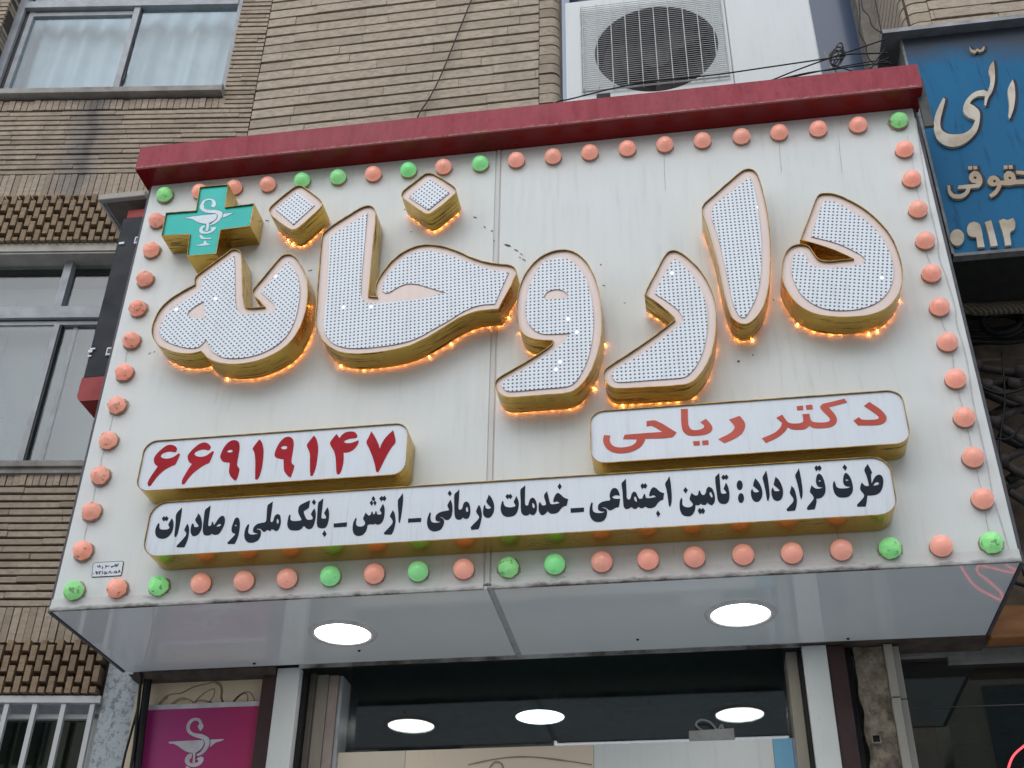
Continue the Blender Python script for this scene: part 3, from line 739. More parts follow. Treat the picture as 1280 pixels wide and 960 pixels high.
def dia(b, *pts): return (b, list(pts))
s_ = .078125
B1 = (185, 615, s_); B2 = (275, 610, s_); B3 = (350, 605, s_); B4 = (430, 605, s_); B5 = (525, 600, s_); B6 = (620, 595, s_); B7 = (710, 590, s_); B8 = (790, 585, s_); B9 = (840, 580, s_); B10 = (920, 575, s_); B11 = (1010, 570, s_)
def ell(cx, cy, rx, ry, n=12): return [(cx + rx * math.cos(2 * math.pi * k / n), cy + ry * math.sin(2 * math.pi * k / n)) for k in range(n)]
lettering('notice_text', [
    (B1, [(165,495),(180,505),(178,540),(185,580),(210,598),(260,600),(310,597),(335,585),(345,570),(325,520),(350,470),(382,418),(400,455),(408,510),(400,580),(380,640),(340,695),(290,730),(230,745),(180,738),(140,715),(118,670),(115,620),(130,560)]),
    (B1, [(218,425),(255,385),(275,405),(298,382),(327,420),(300,465),(275,445),(250,468)]),
    (B1, [(540,248),(540,300),(515,470),(490,600),(465,680),(440,722),(422,710),(430,600),(442,480),(450,355)]),
    (B1, [(630,505),(648,540),(658,600),(650,680),(630,770),(600,840),(580,882),(460,882),(455,860),(500,815),(560,750),(605,690),(612,660),(600,635),(578,610),(600,560)]),
    (B1, [(808,340),(835,380),(855,440),(862,510),(855,580),(830,640),(790,685),(745,703),(715,700),(690,670),(680,620),(685,570),(700,520),(715,500),(728,515),(740,555),(770,562),(800,555),(810,540),(755,450),(780,395)]),
    (B1, [(1000,215),(990,300),(975,400),(962,500),(965,540),(985,545),(1010,530),(1020,490),(1032,470),(1045,500),(1055,530),(1090,480),(1130,420),(1170,385),(1205,380),(1225,410),(1230,460),(1215,530),(1180,600),(1140,660),(1090,682),(1050,680),(1020,660),(990,685),(930,693),(895,680),(878,640),(875,580),(890,450),(912,290),(960,245)], [(1090,552),(1120,515),(1155,510),(1170,520),(1150,545),(1110,553)]),
    (B2, [(265,470),(295,480),(312,520),(318,580),(308,680),(285,780),(255,850),(230,892),(125,895),(115,875),(150,840),(200,790),(235,750),(245,728),(215,722),(190,700),(183,660),(195,600),(220,530),(240,490)], [(228,598),(245,585),(265,590),(268,602),(245,610)]),
    (B2, [(845,215),(830,330),(815,440),(805,520),(815,545),(840,540),(855,510),(865,470),(890,430),(925,415),(955,430),(970,480),(972,550),(955,620),(930,670),(895,690),(855,665),(825,655),(800,692),(770,670),(745,670),(720,698),(690,695),(665,670),(640,650),(600,650),(570,658),(590,662),(640,672),(655,705),(645,770),(610,830),(560,860),(500,873),(440,862),(400,820),(388,760),(395,690),(415,630),(450,575),(465,590),(455,650),(450,700),(470,735),(520,745),(580,735),(620,722),(570,718),(530,705),(527,670),(545,620),(590,580),(650,560),(710,550),(735,530),(745,450),(760,280),(800,245)], [(905,540),(905,500),(925,490),(938,520),(935,560),(918,575)]),
    (B3, [(480,260),(470,330),(460,380),(420,405),(375,435),(390,490),(430,565),(470,572),(510,565),(525,550),(515,520),(495,485),(520,430),(548,388),(565,430),(572,490),(562,570),(540,650),(510,700),(470,718),(425,710),(395,680),(375,670),(340,715),(290,738),(220,742),(160,730),(125,690),(115,640),(125,570),(140,510),(160,485),(168,500),(162,550),(180,580),(220,592),(280,590),(330,582),(345,565),(320,520),(290,445),(310,350),(380,305)]),
    (B3, [(543,242),(575,290),(545,338),(508,292)]),
    (B3, [(692,228),(680,350),(665,470),(660,540),(680,552),(720,552),(740,540),(730,510),(705,465),(735,410),(760,370),(778,420),(785,490),(778,570),(760,640),(730,690),(690,705),(635,703),(600,680),(588,620),(595,500),(612,300),(650,265)]),
    (B3, [(712,740),(745,795),(710,845),(675,795)]),
    (B3, [(858,632),(1072,612),(1065,680),(860,692)]),
    (B4, [(625,315),(645,370),(650,440),(640,530),(615,600),(570,640),(530,645),(495,630),(465,645),(420,640),(375,655),(365,710),(340,770),(290,815),(230,828),(180,815),(145,770),(137,700),(150,610),(190,537),(200,550),(190,610),(195,650),(220,675),(270,680),(310,668),(335,640),(330,600),(305,555),(330,490),(350,455),(370,485),(400,505),(425,490),(440,440),(455,445),(465,485),(490,480),(505,435),(520,440),(530,480),(560,490),(590,485),(600,465),(570,415),(600,355)]),
    (B4, [(470,190),(500,235),(470,276),(440,235)]), (B4, [(410,300),(440,258),(464,300),(440,348)]), (B4, [(467,300),(493,258),(520,300),(493,347)]),
    (B4, [(563,232),(600,190),(625,210),(650,185),(677,230),(648,272),(622,250),(597,275)]),
    (B4, [(782,415),(805,460),(820,530),(822,610),(805,700),(780,770),(755,808),(645,805),(637,780),(690,725),(750,660),(778,610),(770,570),(732,515),(755,465)]),
    (B4, [(940,145),(945,250),(930,400),(910,540),(890,625),(875,610),(870,480),(862,260),(900,205)]),
    (B4, [(1025,553),(1235,540),(1232,603),(1025,615)]),
    (B5, [(487,310),(510,370),(520,440),(515,520),(495,590),(460,630),(420,638),(390,625),(365,600),(330,590),(300,595),(340,605),(375,625),(385,670),(370,730),(330,790),(270,815),(210,818),(150,790),(120,740),(112,670),(125,590),(155,515),(172,530),(165,600),(180,660),(220,682),(280,682),(340,665),(290,660),(255,645),(245,610),(260,560),(310,520),(380,498),(440,488),(465,480),(455,450),(437,410),(460,360)]),
    (B5, [(475,165),(508,212),(477,260),(442,212)]),
    (B5, [(628,148),(625,250),(618,370),(615,450),(630,475),(660,470),(680,440),(690,390),(720,350),(750,345),(785,375),(803,440),(803,520),(785,590),(755,620),(715,615),(685,595),(650,630),(600,630),(565,600),(550,530),(548,400),(550,230),(590,190)], [(733,480),(735,435),(755,425),(768,460),(768,500),(752,515)]),
    (B5, [(940,395),(968,440),(985,510),(988,580),(970,680),(950,750),(930,785),(820,795),(808,760),(860,700),(920,640),(945,600),(935,565),(897,505),(915,450)]),
    (B5, [(1100,232),(1135,270),(1170,340),(1187,420),(1180,500),(1150,565),(1110,600),(1060,600),(1025,575),(1008,520),(1010,460),(1030,395),(1045,410),(1050,445),(1080,460),(1120,455),(1138,440),(1062,350),(1080,290)]),
    (B6, [(100,398),(118,410),(125,450),(150,485),(200,500),(260,498),(305,485),(310,465),(283,415),(305,365),(325,318),(350,370),(365,430),(355,520),(330,590),(280,635),(210,652),(150,645),(100,610),(75,540),(78,470)]),
    (B6, [(150,325),(182,285),(205,305),(230,282),(262,325),(235,368),(207,345),(180,370)]),
    (B6, [(468,148),(465,260),(462,380),(465,450),(485,475),(515,465),(525,420),(545,370),(580,345),(615,360),(645,420),(655,500),(645,570),(610,618),(570,620),(540,600),(510,625),(455,628),(415,600),(398,540),(395,400),(390,220),(430,180)], [(580,475),(580,430),(600,430),(618,470),(618,505),(600,515)]),
    (B6, [(815,242),(835,310),(855,400),(870,440),(900,452),(960,445),(1020,432),(980,405),(945,410),(920,420),(918,380),(940,320),(970,278),(1000,270),(1040,300),(1090,345),(1155,370),(1130,470),(1080,485),(1040,520),(1000,570),(950,597),(890,602),(850,585),(825,560),(790,600),(750,622),(710,610),(685,560),(680,490),(690,430),(705,415),(720,440),(740,470),(775,470),(800,455),(795,420),(768,310)]),
    (B6, [(1018,115),(1052,165),(1018,218),(985,170)]),
    (B7, [(40,580),(255,568),(255,635),(42,650)]),
    (B7, [(748,255),(785,270),(815,320),(828,375),(790,370),(750,370),(715,390),(708,408),(740,425),(790,428),(832,425),(825,500),(810,560),(760,570),(710,600),(660,612),(630,590),(600,570),(560,562),(520,570),(580,580),(620,605),(625,660),(605,730),(560,780),(490,797),(420,785),(370,740),(345,670),(345,590),(360,520),(380,483),(395,500),(390,560),(400,620),(440,650),(510,655),(570,645),(590,630),(530,628),(490,610),(477,570),(490,520),(540,480),(610,462),(665,455),(675,430),(665,380),(680,310),(710,265)]),
    (B8, [(-99,169),(-94,264),(-86,394),(-84,474),(-64,504),(-34,499),(-19,464),(-4,409),(31,374),(66,394),(96,464),(120,495),(165,485),(180,440),(198,410),(212,430),(222,470),(250,482),(320,475),(385,462),(350,435),(315,440),(285,455),(275,430),(290,370),(320,320),(350,305),(390,325),(450,380),(515,402),(498,505),(450,520),(410,560),(370,615),(310,638),(250,635),(215,612),(170,640),(130,635),(105,615),(60,655),(20,645),(-10,622),(-60,650),(-104,654),(-134,614),(-144,514),(-154,364),(-167,244),(-134,209)], [(35,500),(35,460),(52,450),(72,490),(78,540),(58,535)]),
    (B8, [(135,285),(165,242),(188,265),(212,240),(245,280),(215,330),(190,310),(160,335)]),
    (B8, [(412,675),(452,730),(420,782),(385,730)]),
    (B8, [(598,130),(615,220),(630,350),(637,470),(630,560),(610,622),(590,600),(570,450),(550,340),(530,250),(565,190)]),
    (B9, [(595,362),(640,390),(670,450),(688,530),(680,610),(640,660),(600,645),(565,615),(540,650),(490,650),(460,630),(430,655),(375,655),(370,720),(340,790),(290,830),(230,832),(170,810),(130,740),(120,650),(130,580),(150,538),(165,560),(165,640),(190,675),(240,692),(300,685),(330,660),(330,630),(282,560),(300,490),(315,455),(340,485),(380,505),(415,495),(430,430),(445,422),(460,460),(480,490),(515,495),(540,460),(550,405),(575,370)], [(600,480),(605,445),(625,450),(645,490),(650,530),(630,535)]),
    (B9, [(215,368),(252,415),(220,470),(180,420)]),
    (B9, [(412,745),(440,700),(468,725),(495,700),(530,745),(500,800),(472,775),(445,802)]),
    (B9, [(755,142),(765,250),(775,380),(785,460),(810,475),(850,472),(870,465),(855,430),(825,395),(845,340),(862,295),(890,345),(915,430),(918,520),(905,590),(870,630),(800,635),(755,610),(730,560),(715,450),(690,215),(725,175)]),
    (B9, [(788,215),(820,168),(845,190),(870,165),(905,208),(872,252),(848,232),(820,252)]),
    (B9, ell(1082, 337, 48, 78)), (B9, ell(1104, 543, 48, 78)),
    (B10, [(305,290),(345,330),(390,400),(418,480),(420,560),(400,620),(350,665),(300,660),(260,620),(240,550),(240,490),(260,458),(272,490),(295,515),(340,515),(375,500),(272,410),(285,350)]),
    (B10, [(483,168),(500,240),(520,370),(535,500),(538,580),(515,660),(498,640),(470,480),(445,370),(425,280),(450,225)]),
    (B10, [(632,268),(680,310),(725,390),(750,470),(752,550),(730,615),(690,648),(640,650),(595,620),(572,560),(565,490),(585,435),(598,460),(615,495),(660,500),(700,490),(690,470),(602,395),(615,330)]),
    (B10, [(888,412),(930,460),(960,550),(975,650),(965,740),(945,805),(820,818),(808,785),(850,740),(905,680),(920,640),(910,600),(862,530),(875,465)]),
    (B10, [(1005,130),(1025,210),(1050,350),(1065,490),(1063,580),(1045,630),(1030,600),(1000,450),(970,330),(947,250),(975,190)]),
    (B11, [(175,280),(215,305),(250,370),(272,450),(282,540),(265,610),(220,660),(170,678),(130,680),(138,720),(125,790),(105,850),(0,860),(-20,840),(0,800),(50,740),(88,690),(90,660),(70,620),(32,575),(45,500),(58,465),(85,495),(130,520),(190,520),(245,502),(200,495),(155,480),(130,430),(128,370),(145,305)], [(168,395),(185,382),(208,395),(200,408),(175,408)]),
    (B11, [(102,190),(130,148),(155,172),(180,145),(220,190),(190,235),(160,212),(132,243)]),
    (B11, [(605,265),(650,300),(690,370),(715,470),(718,550),(690,610),(640,650),(560,663),(480,650),(430,600),(402,520),(400,440),(415,395),(432,420),(450,480),(490,512),(560,518),(640,510),(690,490),(640,485),(590,470),(565,420),(565,340),(580,290)], [(600,380),(615,368),(645,380),(645,395),(610,398)]),
    (B11, [(585,132),(625,182),(597,232),(552,182)]),
    (B11, [(955,127),(1000,210),(1025,265),(1010,290),(1015,400),(1020,440),(1050,370),(1090,315),(1140,298),(1180,315),(1203,370),(1205,430),(1190,510),(1150,580),(1090,615),(1020,628),(950,630),(945,680),(935,760),(920,805),(790,808),(785,780),(830,730),(890,660),(900,625),(880,590),(835,530),(845,460),(860,418),(885,450),(925,480),(975,475),(960,400),(930,300),(902,215)], [(1045,470),(1070,430),(1110,410),(1140,430),(1125,455),(1080,470)]),
], -PD - 0.008 + 0.0045, M_INK, ins_box)

# -------- sign maker's plate
N1 = (100, 690, .0625)
pl = ccw(outline(T(N1, [(300,208),(850,178),(876,200),(830,465),(795,478),(240,508),(232,490),(258,240)], -0.0022), 2, 30))
bm = new(); slab(bm, pl, [], -0.0022, 0.0)
plate = mesh_obj('maker_plate', bm, M_BLACK, sign)
bm = new(); fill(bm, offset(pl, 0.0022), [], -0.003)
mesh_obj('plate_face', bm, M_BOXFACE, plate)
STR = [[(355,300),(400,300),(410,285),(385,280)],[(360,262),(352,300)],[(440,290),(455,320),(435,330)],[(500,328),(525,285),(540,290)],[(530,262),(510,282),(570,282),(590,270)],[(620,300),(650,280),(640,300),(625,312)],[(655,285),(690,280),(700,250)],[(705,285),(740,280),(768,230)],[(715,240),(730,285)],[(385,258),(400,262)],
       [(262,432),(275,435)],[(310,400),(330,390),(332,410),(312,412),(332,412),(325,450)],[(358,388),(352,448)],[(385,385),(392,445),(384,400),(420,396),(415,384)],[(452,380),(446,440)],[(500,390),(480,425),(495,440),(510,430),(520,440),(530,420),(500,390)],[(550,412),(560,418)],[(575,430),(598,382),(628,430)],[(650,412),(672,412)],[(705,375),(690,410),(705,420),(718,410),(735,418),(735,400),(705,375)],[(762,415),(785,365),(800,412)]]
bm = new()
for s in STR:
    q = T(N1, s, -0.0034)
    ribbon(bm, [(p.x, p.y) for p in q], 0.0027, -0.0034)
mesh_obj('plate_text', bm, M_BLACK, plate)

# -------- bulbs
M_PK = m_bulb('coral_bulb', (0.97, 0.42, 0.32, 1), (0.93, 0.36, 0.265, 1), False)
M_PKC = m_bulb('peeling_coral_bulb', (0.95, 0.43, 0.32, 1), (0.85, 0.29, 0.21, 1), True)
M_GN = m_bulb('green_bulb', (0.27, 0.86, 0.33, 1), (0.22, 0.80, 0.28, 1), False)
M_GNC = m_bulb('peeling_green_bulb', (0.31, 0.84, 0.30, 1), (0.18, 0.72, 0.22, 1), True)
def bulb_mesh(name, amp, seed, mats):
    bm = new()
    bmesh.ops.create_uvsphere(bm, u_segments=36, v_segments=24, radius=0.0355, matrix=Matrix.Rotation(math.pi / 2, 4, 'X'))
    for v in bm.verts:
        nn = v.co.normalized()
        k = noise.fractal(nn * 2.4 + Vector((seed, 0, 0)), 0.8, 2.0, 4) * amp
        if amp > 0.001: k += -abs(noise.noise(nn * 3.1 + Vector((0, seed, 0)))) * amp * 1.2
        v.co += nn * k
        v.co.y *= 0.92
        v.co.y -= 0.019
    for f in bm.faces: f.smooth = True
    r = bmesh.ops.create_cone(bm, segments=24, radius1=0.0365, radius2=0.036, depth=0.010, cap_ends=True, matrix=Matrix.Translation((0, -0.005, 0)) @ Matrix.Rotation(math.pi / 2, 4, 'X'))
    vs = set(r['verts'])
    for f in bm.faces:
        if all(v in vs for v in f.verts): f.material_index = 1
    if amp > 0.001:
        rg = random.Random(seed)
        vs = []
        for i in range(40):
            a = 2 * math.pi * i / 40
            r = 0.0375 + abs(rg.gauss(0, 0.0022)) + (0.004 if math.sin(a) < -0.3 else 0)
            vs.append(bm.verts.new((r * math.cos(a), -0.0011, r * math.sin(a))))
        bm.faces.new(vs).material_index = 2
    me = bpy.data.meshes.new(name)
    bm.to_mesh(me); bm.free()
    for m in mats: me.materials.append(m)
    me.materials.append(M_RING)
    return me
M_SOCK = m_plain('bulb_socket', (0.42, 0.30, 0.25, 1), rough=0.7)
M_RING = m_plain('grime_ring', (0.50, 0.46, 0.40, 1), (0.30, 0.26, 0.21, 1), rough=0.8, scale=60)
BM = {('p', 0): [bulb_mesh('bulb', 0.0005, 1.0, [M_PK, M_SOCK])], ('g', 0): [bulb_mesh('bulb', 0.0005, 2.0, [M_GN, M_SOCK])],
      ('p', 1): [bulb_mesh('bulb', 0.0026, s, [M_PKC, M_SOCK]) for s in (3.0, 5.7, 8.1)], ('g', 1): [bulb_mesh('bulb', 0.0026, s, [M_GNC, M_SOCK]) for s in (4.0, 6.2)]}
BULBS = []
for x, y, c in [(205,242,'g'),(195,274,'p'),(188,311,'p'),(180,347,'p'),(171,384,'p'),(163,424,'p'),(154,464,'p'),(145,505,'p'),(134,549,'p'),(124,593,'p'),(113,638,'p'),(102,687,'p'),(91,737,'g'),(145,734,'p'),(197,731,'g')]: BULBS.append((x, y, c, 1))
for x, y, c in [(249,238,'p'),(292,233,'p'),(334,229,'p'),(377,224,'g'),(422,220,'g'),(466,216,'p'),(510,211,'g'),(554,207,'p'),(600,203,'g'),(645,198.5,'p'),(691,194,'p'),(737,189,'p'),(784,184,'p'),(831,179,'p'),(878,174,'p'),(927,169,'p'),(974,164,'p'),(1023,159.5,'p'),(1073,154.5,'p'),
                (1131,185,'p'),(1140,222,'p'),(1148,260,'p'),(1157,299,'p'),(1165,340,'p'),(1175,382,'p'),(1185,426,'p'),(1195,472,'p'),(1206,520,'p'),(1217,570,'p'),(1229,622,'p'),
                (250,728,'p'),(304,725,'p'),(358,722,'p'),(412,719,'g'),(467,716,'p'),(522,713,'g'),(579,710,'p'),(693,704,'g'),(752,701,'p'),(810,698,'p'),(868,695,'p'),(929,692,'p'),(990,690,'p'),(1052,686,'p'),(1177,681,'p')]: BULBS.append((x, y, c, 0))
for x, y, c in [(1124,149,'g'),(635,708,'g'),(1113,684,'g'),(1240,677,'g')]: BULBS.append((x, y, c, 1))
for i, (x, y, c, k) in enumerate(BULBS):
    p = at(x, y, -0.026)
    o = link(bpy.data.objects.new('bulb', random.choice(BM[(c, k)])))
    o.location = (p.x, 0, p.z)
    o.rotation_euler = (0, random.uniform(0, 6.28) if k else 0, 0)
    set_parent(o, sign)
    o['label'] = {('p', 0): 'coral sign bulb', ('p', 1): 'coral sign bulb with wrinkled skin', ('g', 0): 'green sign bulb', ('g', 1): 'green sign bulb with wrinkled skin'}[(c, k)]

# -------- downlights in the soffit
M_LAMP = m_emit('lamp_diffuser', (1.0, 0.99, 0.95, 1), 9.0)
M_RIM = m_plain('lamp_rim', (0.72, 0.73, 0.72, 1), rough=0.3, bstr=0.02)
def disc_ring(bm, c, r0, r1, z0, z1, n=40):
    """flat ring with a lip: outer radius r1, inner r0, hanging from z1 down to z0"""
    prof = [(r1, z1), (r1 - 0.004, z0), (r0, z0 - 0.0005), (r0 - 0.004, z1 - 0.0005)]
    rings = [[bm.verts.new((c[0] + r * math.cos(2 * math.pi * k / n), c[1] + r * math.sin(2 * math.pi * k / n), z)) for k in range(n)] for r, z in prof]
    for a, b in zip(rings, rings[1:]):
        for k in range(n): bm.faces.new((a[k], a[(k + 1) % n], b[(k + 1) % n], b[k]))
def downlight(c, r, parent, rim_mat, lamp_mat, name='downlight'):
    bm = new(); disc_ring(bm, c, r, r + 0.022, c[2] - 0.007, c[2])
    rim = mesh_obj(name, bm, rim_mat, parent, smooth=True)
    bm = new()
    vs = [bm.verts.new((c[0] + (r - 0.002) * math.cos(2 * math.pi * k / 40), c[1] + (r - 0.002) * math.sin(2 * math.pi * k / 40), c[2] - 0.0035)) for k in range(40)]
    bm.faces.new(vs[::-1])
    mesh_obj('diffuser', bm, lamp_mat, rim)
    return rim
for px, py in ((428.5, 791), (925.5, 767)):
    p = atz(px, py, ZO)
    downlight((p.x, p.y, ZO), 0.104, sign, M_RIM, M_LAMP)
bm = new()                                         # screws
for px, py in ((449, 813), (797, 799), (1060, 798), (318, 829)):
    p = atz(px, py, ZO)
    bmesh.ops.create_uvsphere(bm, u_segments=10, v_segments=6, radius=0.006, matrix=Matrix.Translation((p.x, p.y, ZO)))
mesh_obj('screw', bm, M_BLACK, sign)

# ------------------------------------------------------------------ ground and the far side of the street
bm = new(); box(bm, -40, 40, -5.0, 12, -0.3, 0.0)
tag(mesh_obj('pavement', bm, m_plain('paving', (0.56, 0.56, 0.55, 1), (0.48, 0.48, 0.47, 1), rough=0.9, scale=3)), kind='structure')
bm = new(); box(bm, -60, 60, -80, -5.0, -0.5, -0.13)
tag(mesh_obj('road', bm, m_plain('asphalt', (0.22, 0.22, 0.22, 1), (0.18, 0.18, 0.18, 1), rough=0.9, scale=60)), kind='structure')
M_FAR = m_plain('far_render', srgb(204, 196, 180), srgb(186, 176, 160), rough=0.9, scale=2)
M_FARWIN = m_plain('far_window', (0.05, 0.06, 0.07, 1), rough=0.2)
def far_building(x0, x1, y, h, label, mat_):
    b = empty('street_building', ((x0 + x1) / 2, y - 4, -0.1), label, 'building')
    bm = new(); box(bm, x0, x1, y - 8, y, -0.12, h)
    mesh_obj('wall', bm, mat_, b)
    nx = int((x1 - x0) / 3)
    for k in range(int(h / 3.2)):
        for i in range(nx):
            cx = x0 + (i + 0.5) * (x1 - x0) / nx
            bm = new(); box(bm, cx - 0.8, cx + 0.8, y + 0.001, y + 0.05, k * 3.2 + 1.1, k * 3.2 + 2.6)
            mesh_obj('window', bm, M_FARWIN, b)
far_building(-16, -3.2, -17, 13.0, 'beige rendered building across the street with three rows of windows', M_FAR)
far_building(-3.0, 4.8, -17, 8.0, 'lower pale building across the street facing the pharmacy', m_plain('far_pale', srgb(196, 188, 172), rough=0.9, scale=2))
far_building(5.0, 20, -17, 13.5, 'grey brown building across the street, tallest of its row', m_plain('far_brown', srgb(170, 158, 142), rough=0.9, scale=2))

# ------------------------------------------------------------------ brick building
BK1, BK2 = (0.47, 0.385, 0.295, 1), (0.31, 0.245, 0.18, 1)
_su = lf(lfp(108, 160)[0], 0, 0).x
M_BRICK = m_brick('thin_brown_brick', BK1, BK2, stain=[(_su + 0.01, 0.17, ZO + 3.33, ZO + 2.3, 0.5, (0.14, 0.145, 0.16, 1)), (_su + 0.03, 0.05, ZO + 3.4, ZO + 2.4, 0.4, (0.05, 0.048, 0.05, 1))])
M_BRICK2 = m_brick('pale_brown_brick', (0.49, 0.41, 0.32, 1), (0.39, 0.32, 0.245, 1), grime=0.25)
M_MORTAR = m_plain('dark_joint', (0.085, 0.068, 0.055, 1), rough=0.95)
M_RELIEF = m_brick('tan_relief_brick', (0.33, 0.24, 0.155, 1), (0.25, 0.18, 0.115, 1))
M_ALU = m_plain('grey_aluminium', (0.40, 0.42, 0.44, 1), (0.30, 0.315, 0.33, 1), rough=0.4, scale=14)
M_DKALU = m_plain('dark_gasket', (0.04, 0.042, 0.045, 1), rough=0.5)
M_GLASS = m_glass('window_glass', (0.93, 0.97, 0.98, 1), base=0.0)
M_CURT = m_plain('white_curtain', (0.40, 0.46, 0.49, 1), (0.33, 0.39, 0.42, 1), rough=0.9, scale=8)
M_BLIND = m_plain('grey_blind', (0.13, 0.15, 0.145, 1), (0.10, 0.12, 0.115, 1), rough=0.9, scale=5)
M_ROOM = m_plain('dim_room', (0.05, 0.052, 0.055, 1), rough=0.9)
M_SILL = m_plain('sill_stone', (0.36, 0.345, 0.315, 1), (0.20, 0.185, 0.165, 1), rough=0.75, scale=9)
M_WHITEFR = m_panel('white_frame', (0.52, 0.53, 0.53, 1), amount=1.0)

house = empty('brick_building', (-1.6, 0.9, 0), 'brown brick building behind the pharmacy sign with curtained windows and relief brick bands', 'building')

def tinted(bm, verts, layer, v):
    fs = set(f for q in verts for f in q.link_faces)
    for f in fs:
        for lp in f.loops: lp[layer] = (v, v, v, 1)

def courses(bm, lay, fr, u0, u1, z0, z1, pitch, blen, joint=0.0115, vj=0.0016, dep=0.02, holes=()):
    """long thin bricks with raked joints; holes: (u0, u1, z0, z1) openings"""
    n = max(1, round((z1 - z0) / pitch)); ph = (z1 - z0) / n
    for k in range(n):
        a, b = z0 + k * ph, z0 + (k + 1) * ph - joint
        segs = [(u0, u1)]
        for h in holes:
            if b > h[2] and a < h[3]:
                ns = []
                for s in segs:
                    if h[0] > s[0]: ns.append((s[0], min(s[1], h[0])))
                    if h[1] < s[1]: ns.append((max(s[0], h[1]), s[1]))
                segs = [s for s in ns if s[1] - s[0] > 0.005]
        for s0, s1 in segs:
            u = s0 - random.uniform(0, blen)
            while u < s1:
                L = blen * random.choice([0.8, 1, 1, 1.15])
                x0, x1 = max(u, s0), min(u + L - vj, s1)
                if x1 - x0 > 0.004:
                    d = random.gauss(0, 0.0016); dz = random.gauss(0, 0.0008)
                    vs = fbox(bm, fr, x0, x1, -dep, d, a + dz, b + dz)
                    for q in vs[4:6]: q.co += Vector((0, 0, 0))
                    tinted(bm, vs, lay, max(0, min(1, random.gauss(0.5, 0.27))))
                u += L

def soldiers(bm, lay, fr, u0, u1, z0, z1, w=0.031, dep=0.02, proud=0.0, gap=0.004):
    u = u0
    while u < u1 - 0.004:
        vs = fbox(bm, fr, u, min(u1, u + w - gap), -dep, proud + random.gauss(0, 0.0018), z0, z1 - 0.004)
        tinted(bm, vs, lay, max(0, min(1, random.gauss(0.45, 0.3))))
        u += w

def relief(bm, lay, fr, u0, u1, z0, z1, cw=0.0355, fw=0.0255, per=0.10, fh=0.071, out=0.045):
    """columns of projecting headers, every second column shifted by half a period"""
    k = 0
    u = u0
    while u < u1 - 0.012:
        z = z0 - (per / 2 if k % 2 else 0.0)
        while z < z1:
            a, b_ = max(z0, z), min(z1, z + fh)
            if b_ - a > 0.006:
                vs = fbox(bm, fr, u, min(u1, u + fw), -0.02, out + random.gauss(0, 0.003), a, b_)
                tinted(bm, vs, lay, max(0, min(1, random.gauss(0.4, 0.3))))
            z += per
        u += cw; k += 1

def wall_mesh(name, mats, build, parent):
    bm = new(); lay = bm.loops.layers.color.new('tint')
    build(bm, lay)
    return mesh_obj(name, bm, mats, parent)

# levels on the left front, read off the photograph
def zl(px, py, v=0.0): return lfp(px, py, v)[1]
W1 = (-1.60, -0.18, 3.40, 4.9)
W2 = (-2.6, -0.28, 1.005, 2.243)
W3 = (-1.2, -0.165, -1.2, -0.075)
zs1, zs2, zs3 = zl(60, 126), zl(60, 138), zl(60, 217)
zr1, zr2 = zl(60, 250), zl(60, 307)
UL = -2.7
def left_wall(bm, lay):
    courses(bm, lay, lf, UL, -0.004, zs2, 6.6, 0.0357, 0.30, holes=[W1, (W1[0] - 0.0, W1[1], zs2, 3.45)])
    soldiers(bm, lay, lf, W1[0], W1[1] + 0.02, zs2 + 0.004, zs1 + 0.004, w=0.036)
    courses(bm, lay, lf, UL, -0.004, zs3, zs2, 0.0357, 0.30)
    soldiers(bm, lay, lf, -2.2, -0.004, zr1, zs3 - 0.004, w=0.034)
    courses(bm, lay, lf, UL, -0.16, zl(40, 757), zl(40, 607), 0.0357, 0.30)
    soldiers(bm, lay, lf, -2.2, -0.30, zl(40, 607) + 0.002, zl(40, 588), w=0.031)
    soldiers(bm, lay, lf, -1.5, -0.163, zl(40, 803), zl(40, 757) - 0.004, w=0.034)
    # window 1 left reveal
    rv = lambda u, v, z: lf(W1[0] - v, -0.02 + u, z)
    for k in range(40):
        z = 3.42 + k * 0.036
        vs = fbox(bm, lf, W1[0] - 0.02, W1[0] + random.gauss(0, 0.001), -0.14, -0.0205, z, z + 0.027)
        tinted(bm, vs, lay, random.random())
wall_mesh('wall', M_BRICK, left_wall, house)
def left_relief(bm, lay):
    relief(bm, lay, lf, -2.2, -0.30, zr2, zr1 - 0.004)
wall_mesh('brick_relief', M_RELIEF, left_relief, house)
def left_relief2(bm, lay):
    relief(bm, lay, lf, -1.5, -0.163, -0.072, zl(40, 803) - 0.004, 0.035, 0.0245, 0.088, 0.066)
wall_mesh('brick_relief', M_RELIEF, left_relief2, house)
# core of the wall: the dark joints between the bricks
bm = new()
for u0, u1, z0, z1 in ((UL, W1[0], 2.243, 6.6), (W1[1], 0.0, 2.243, 6.6), (W1[0], W1[1], 4.9, 6.6), (W1[0], W1[1], 2.243, 3.40), (UL, -0.28, -0.075, 1.005), (W2[1], 0.0, -0.075, 2.243), (UL, W3[0], -3.2, -0.075), (W3[1], 0.0, -3.2, -0.075)):
    fbox(bm, lf, u0 + 0.0, u1, -0.2, -0.016, z0 + 0.001, z1)
fbox(bm, lf, UL, 0.0, -0.9, -0.85, -3.2, 6.6)
mesh_obj('wall_core', bm, M_MORTAR, house)

def bar(bm, fr, u0, u1, v, t, z0, z1, mi=0):
    fbox(bm, fr, u0, u1, v - t / 2, v + t / 2, z0, z1, mi)

def u_at(px, py, v): return lfp(px, py, v)[0]
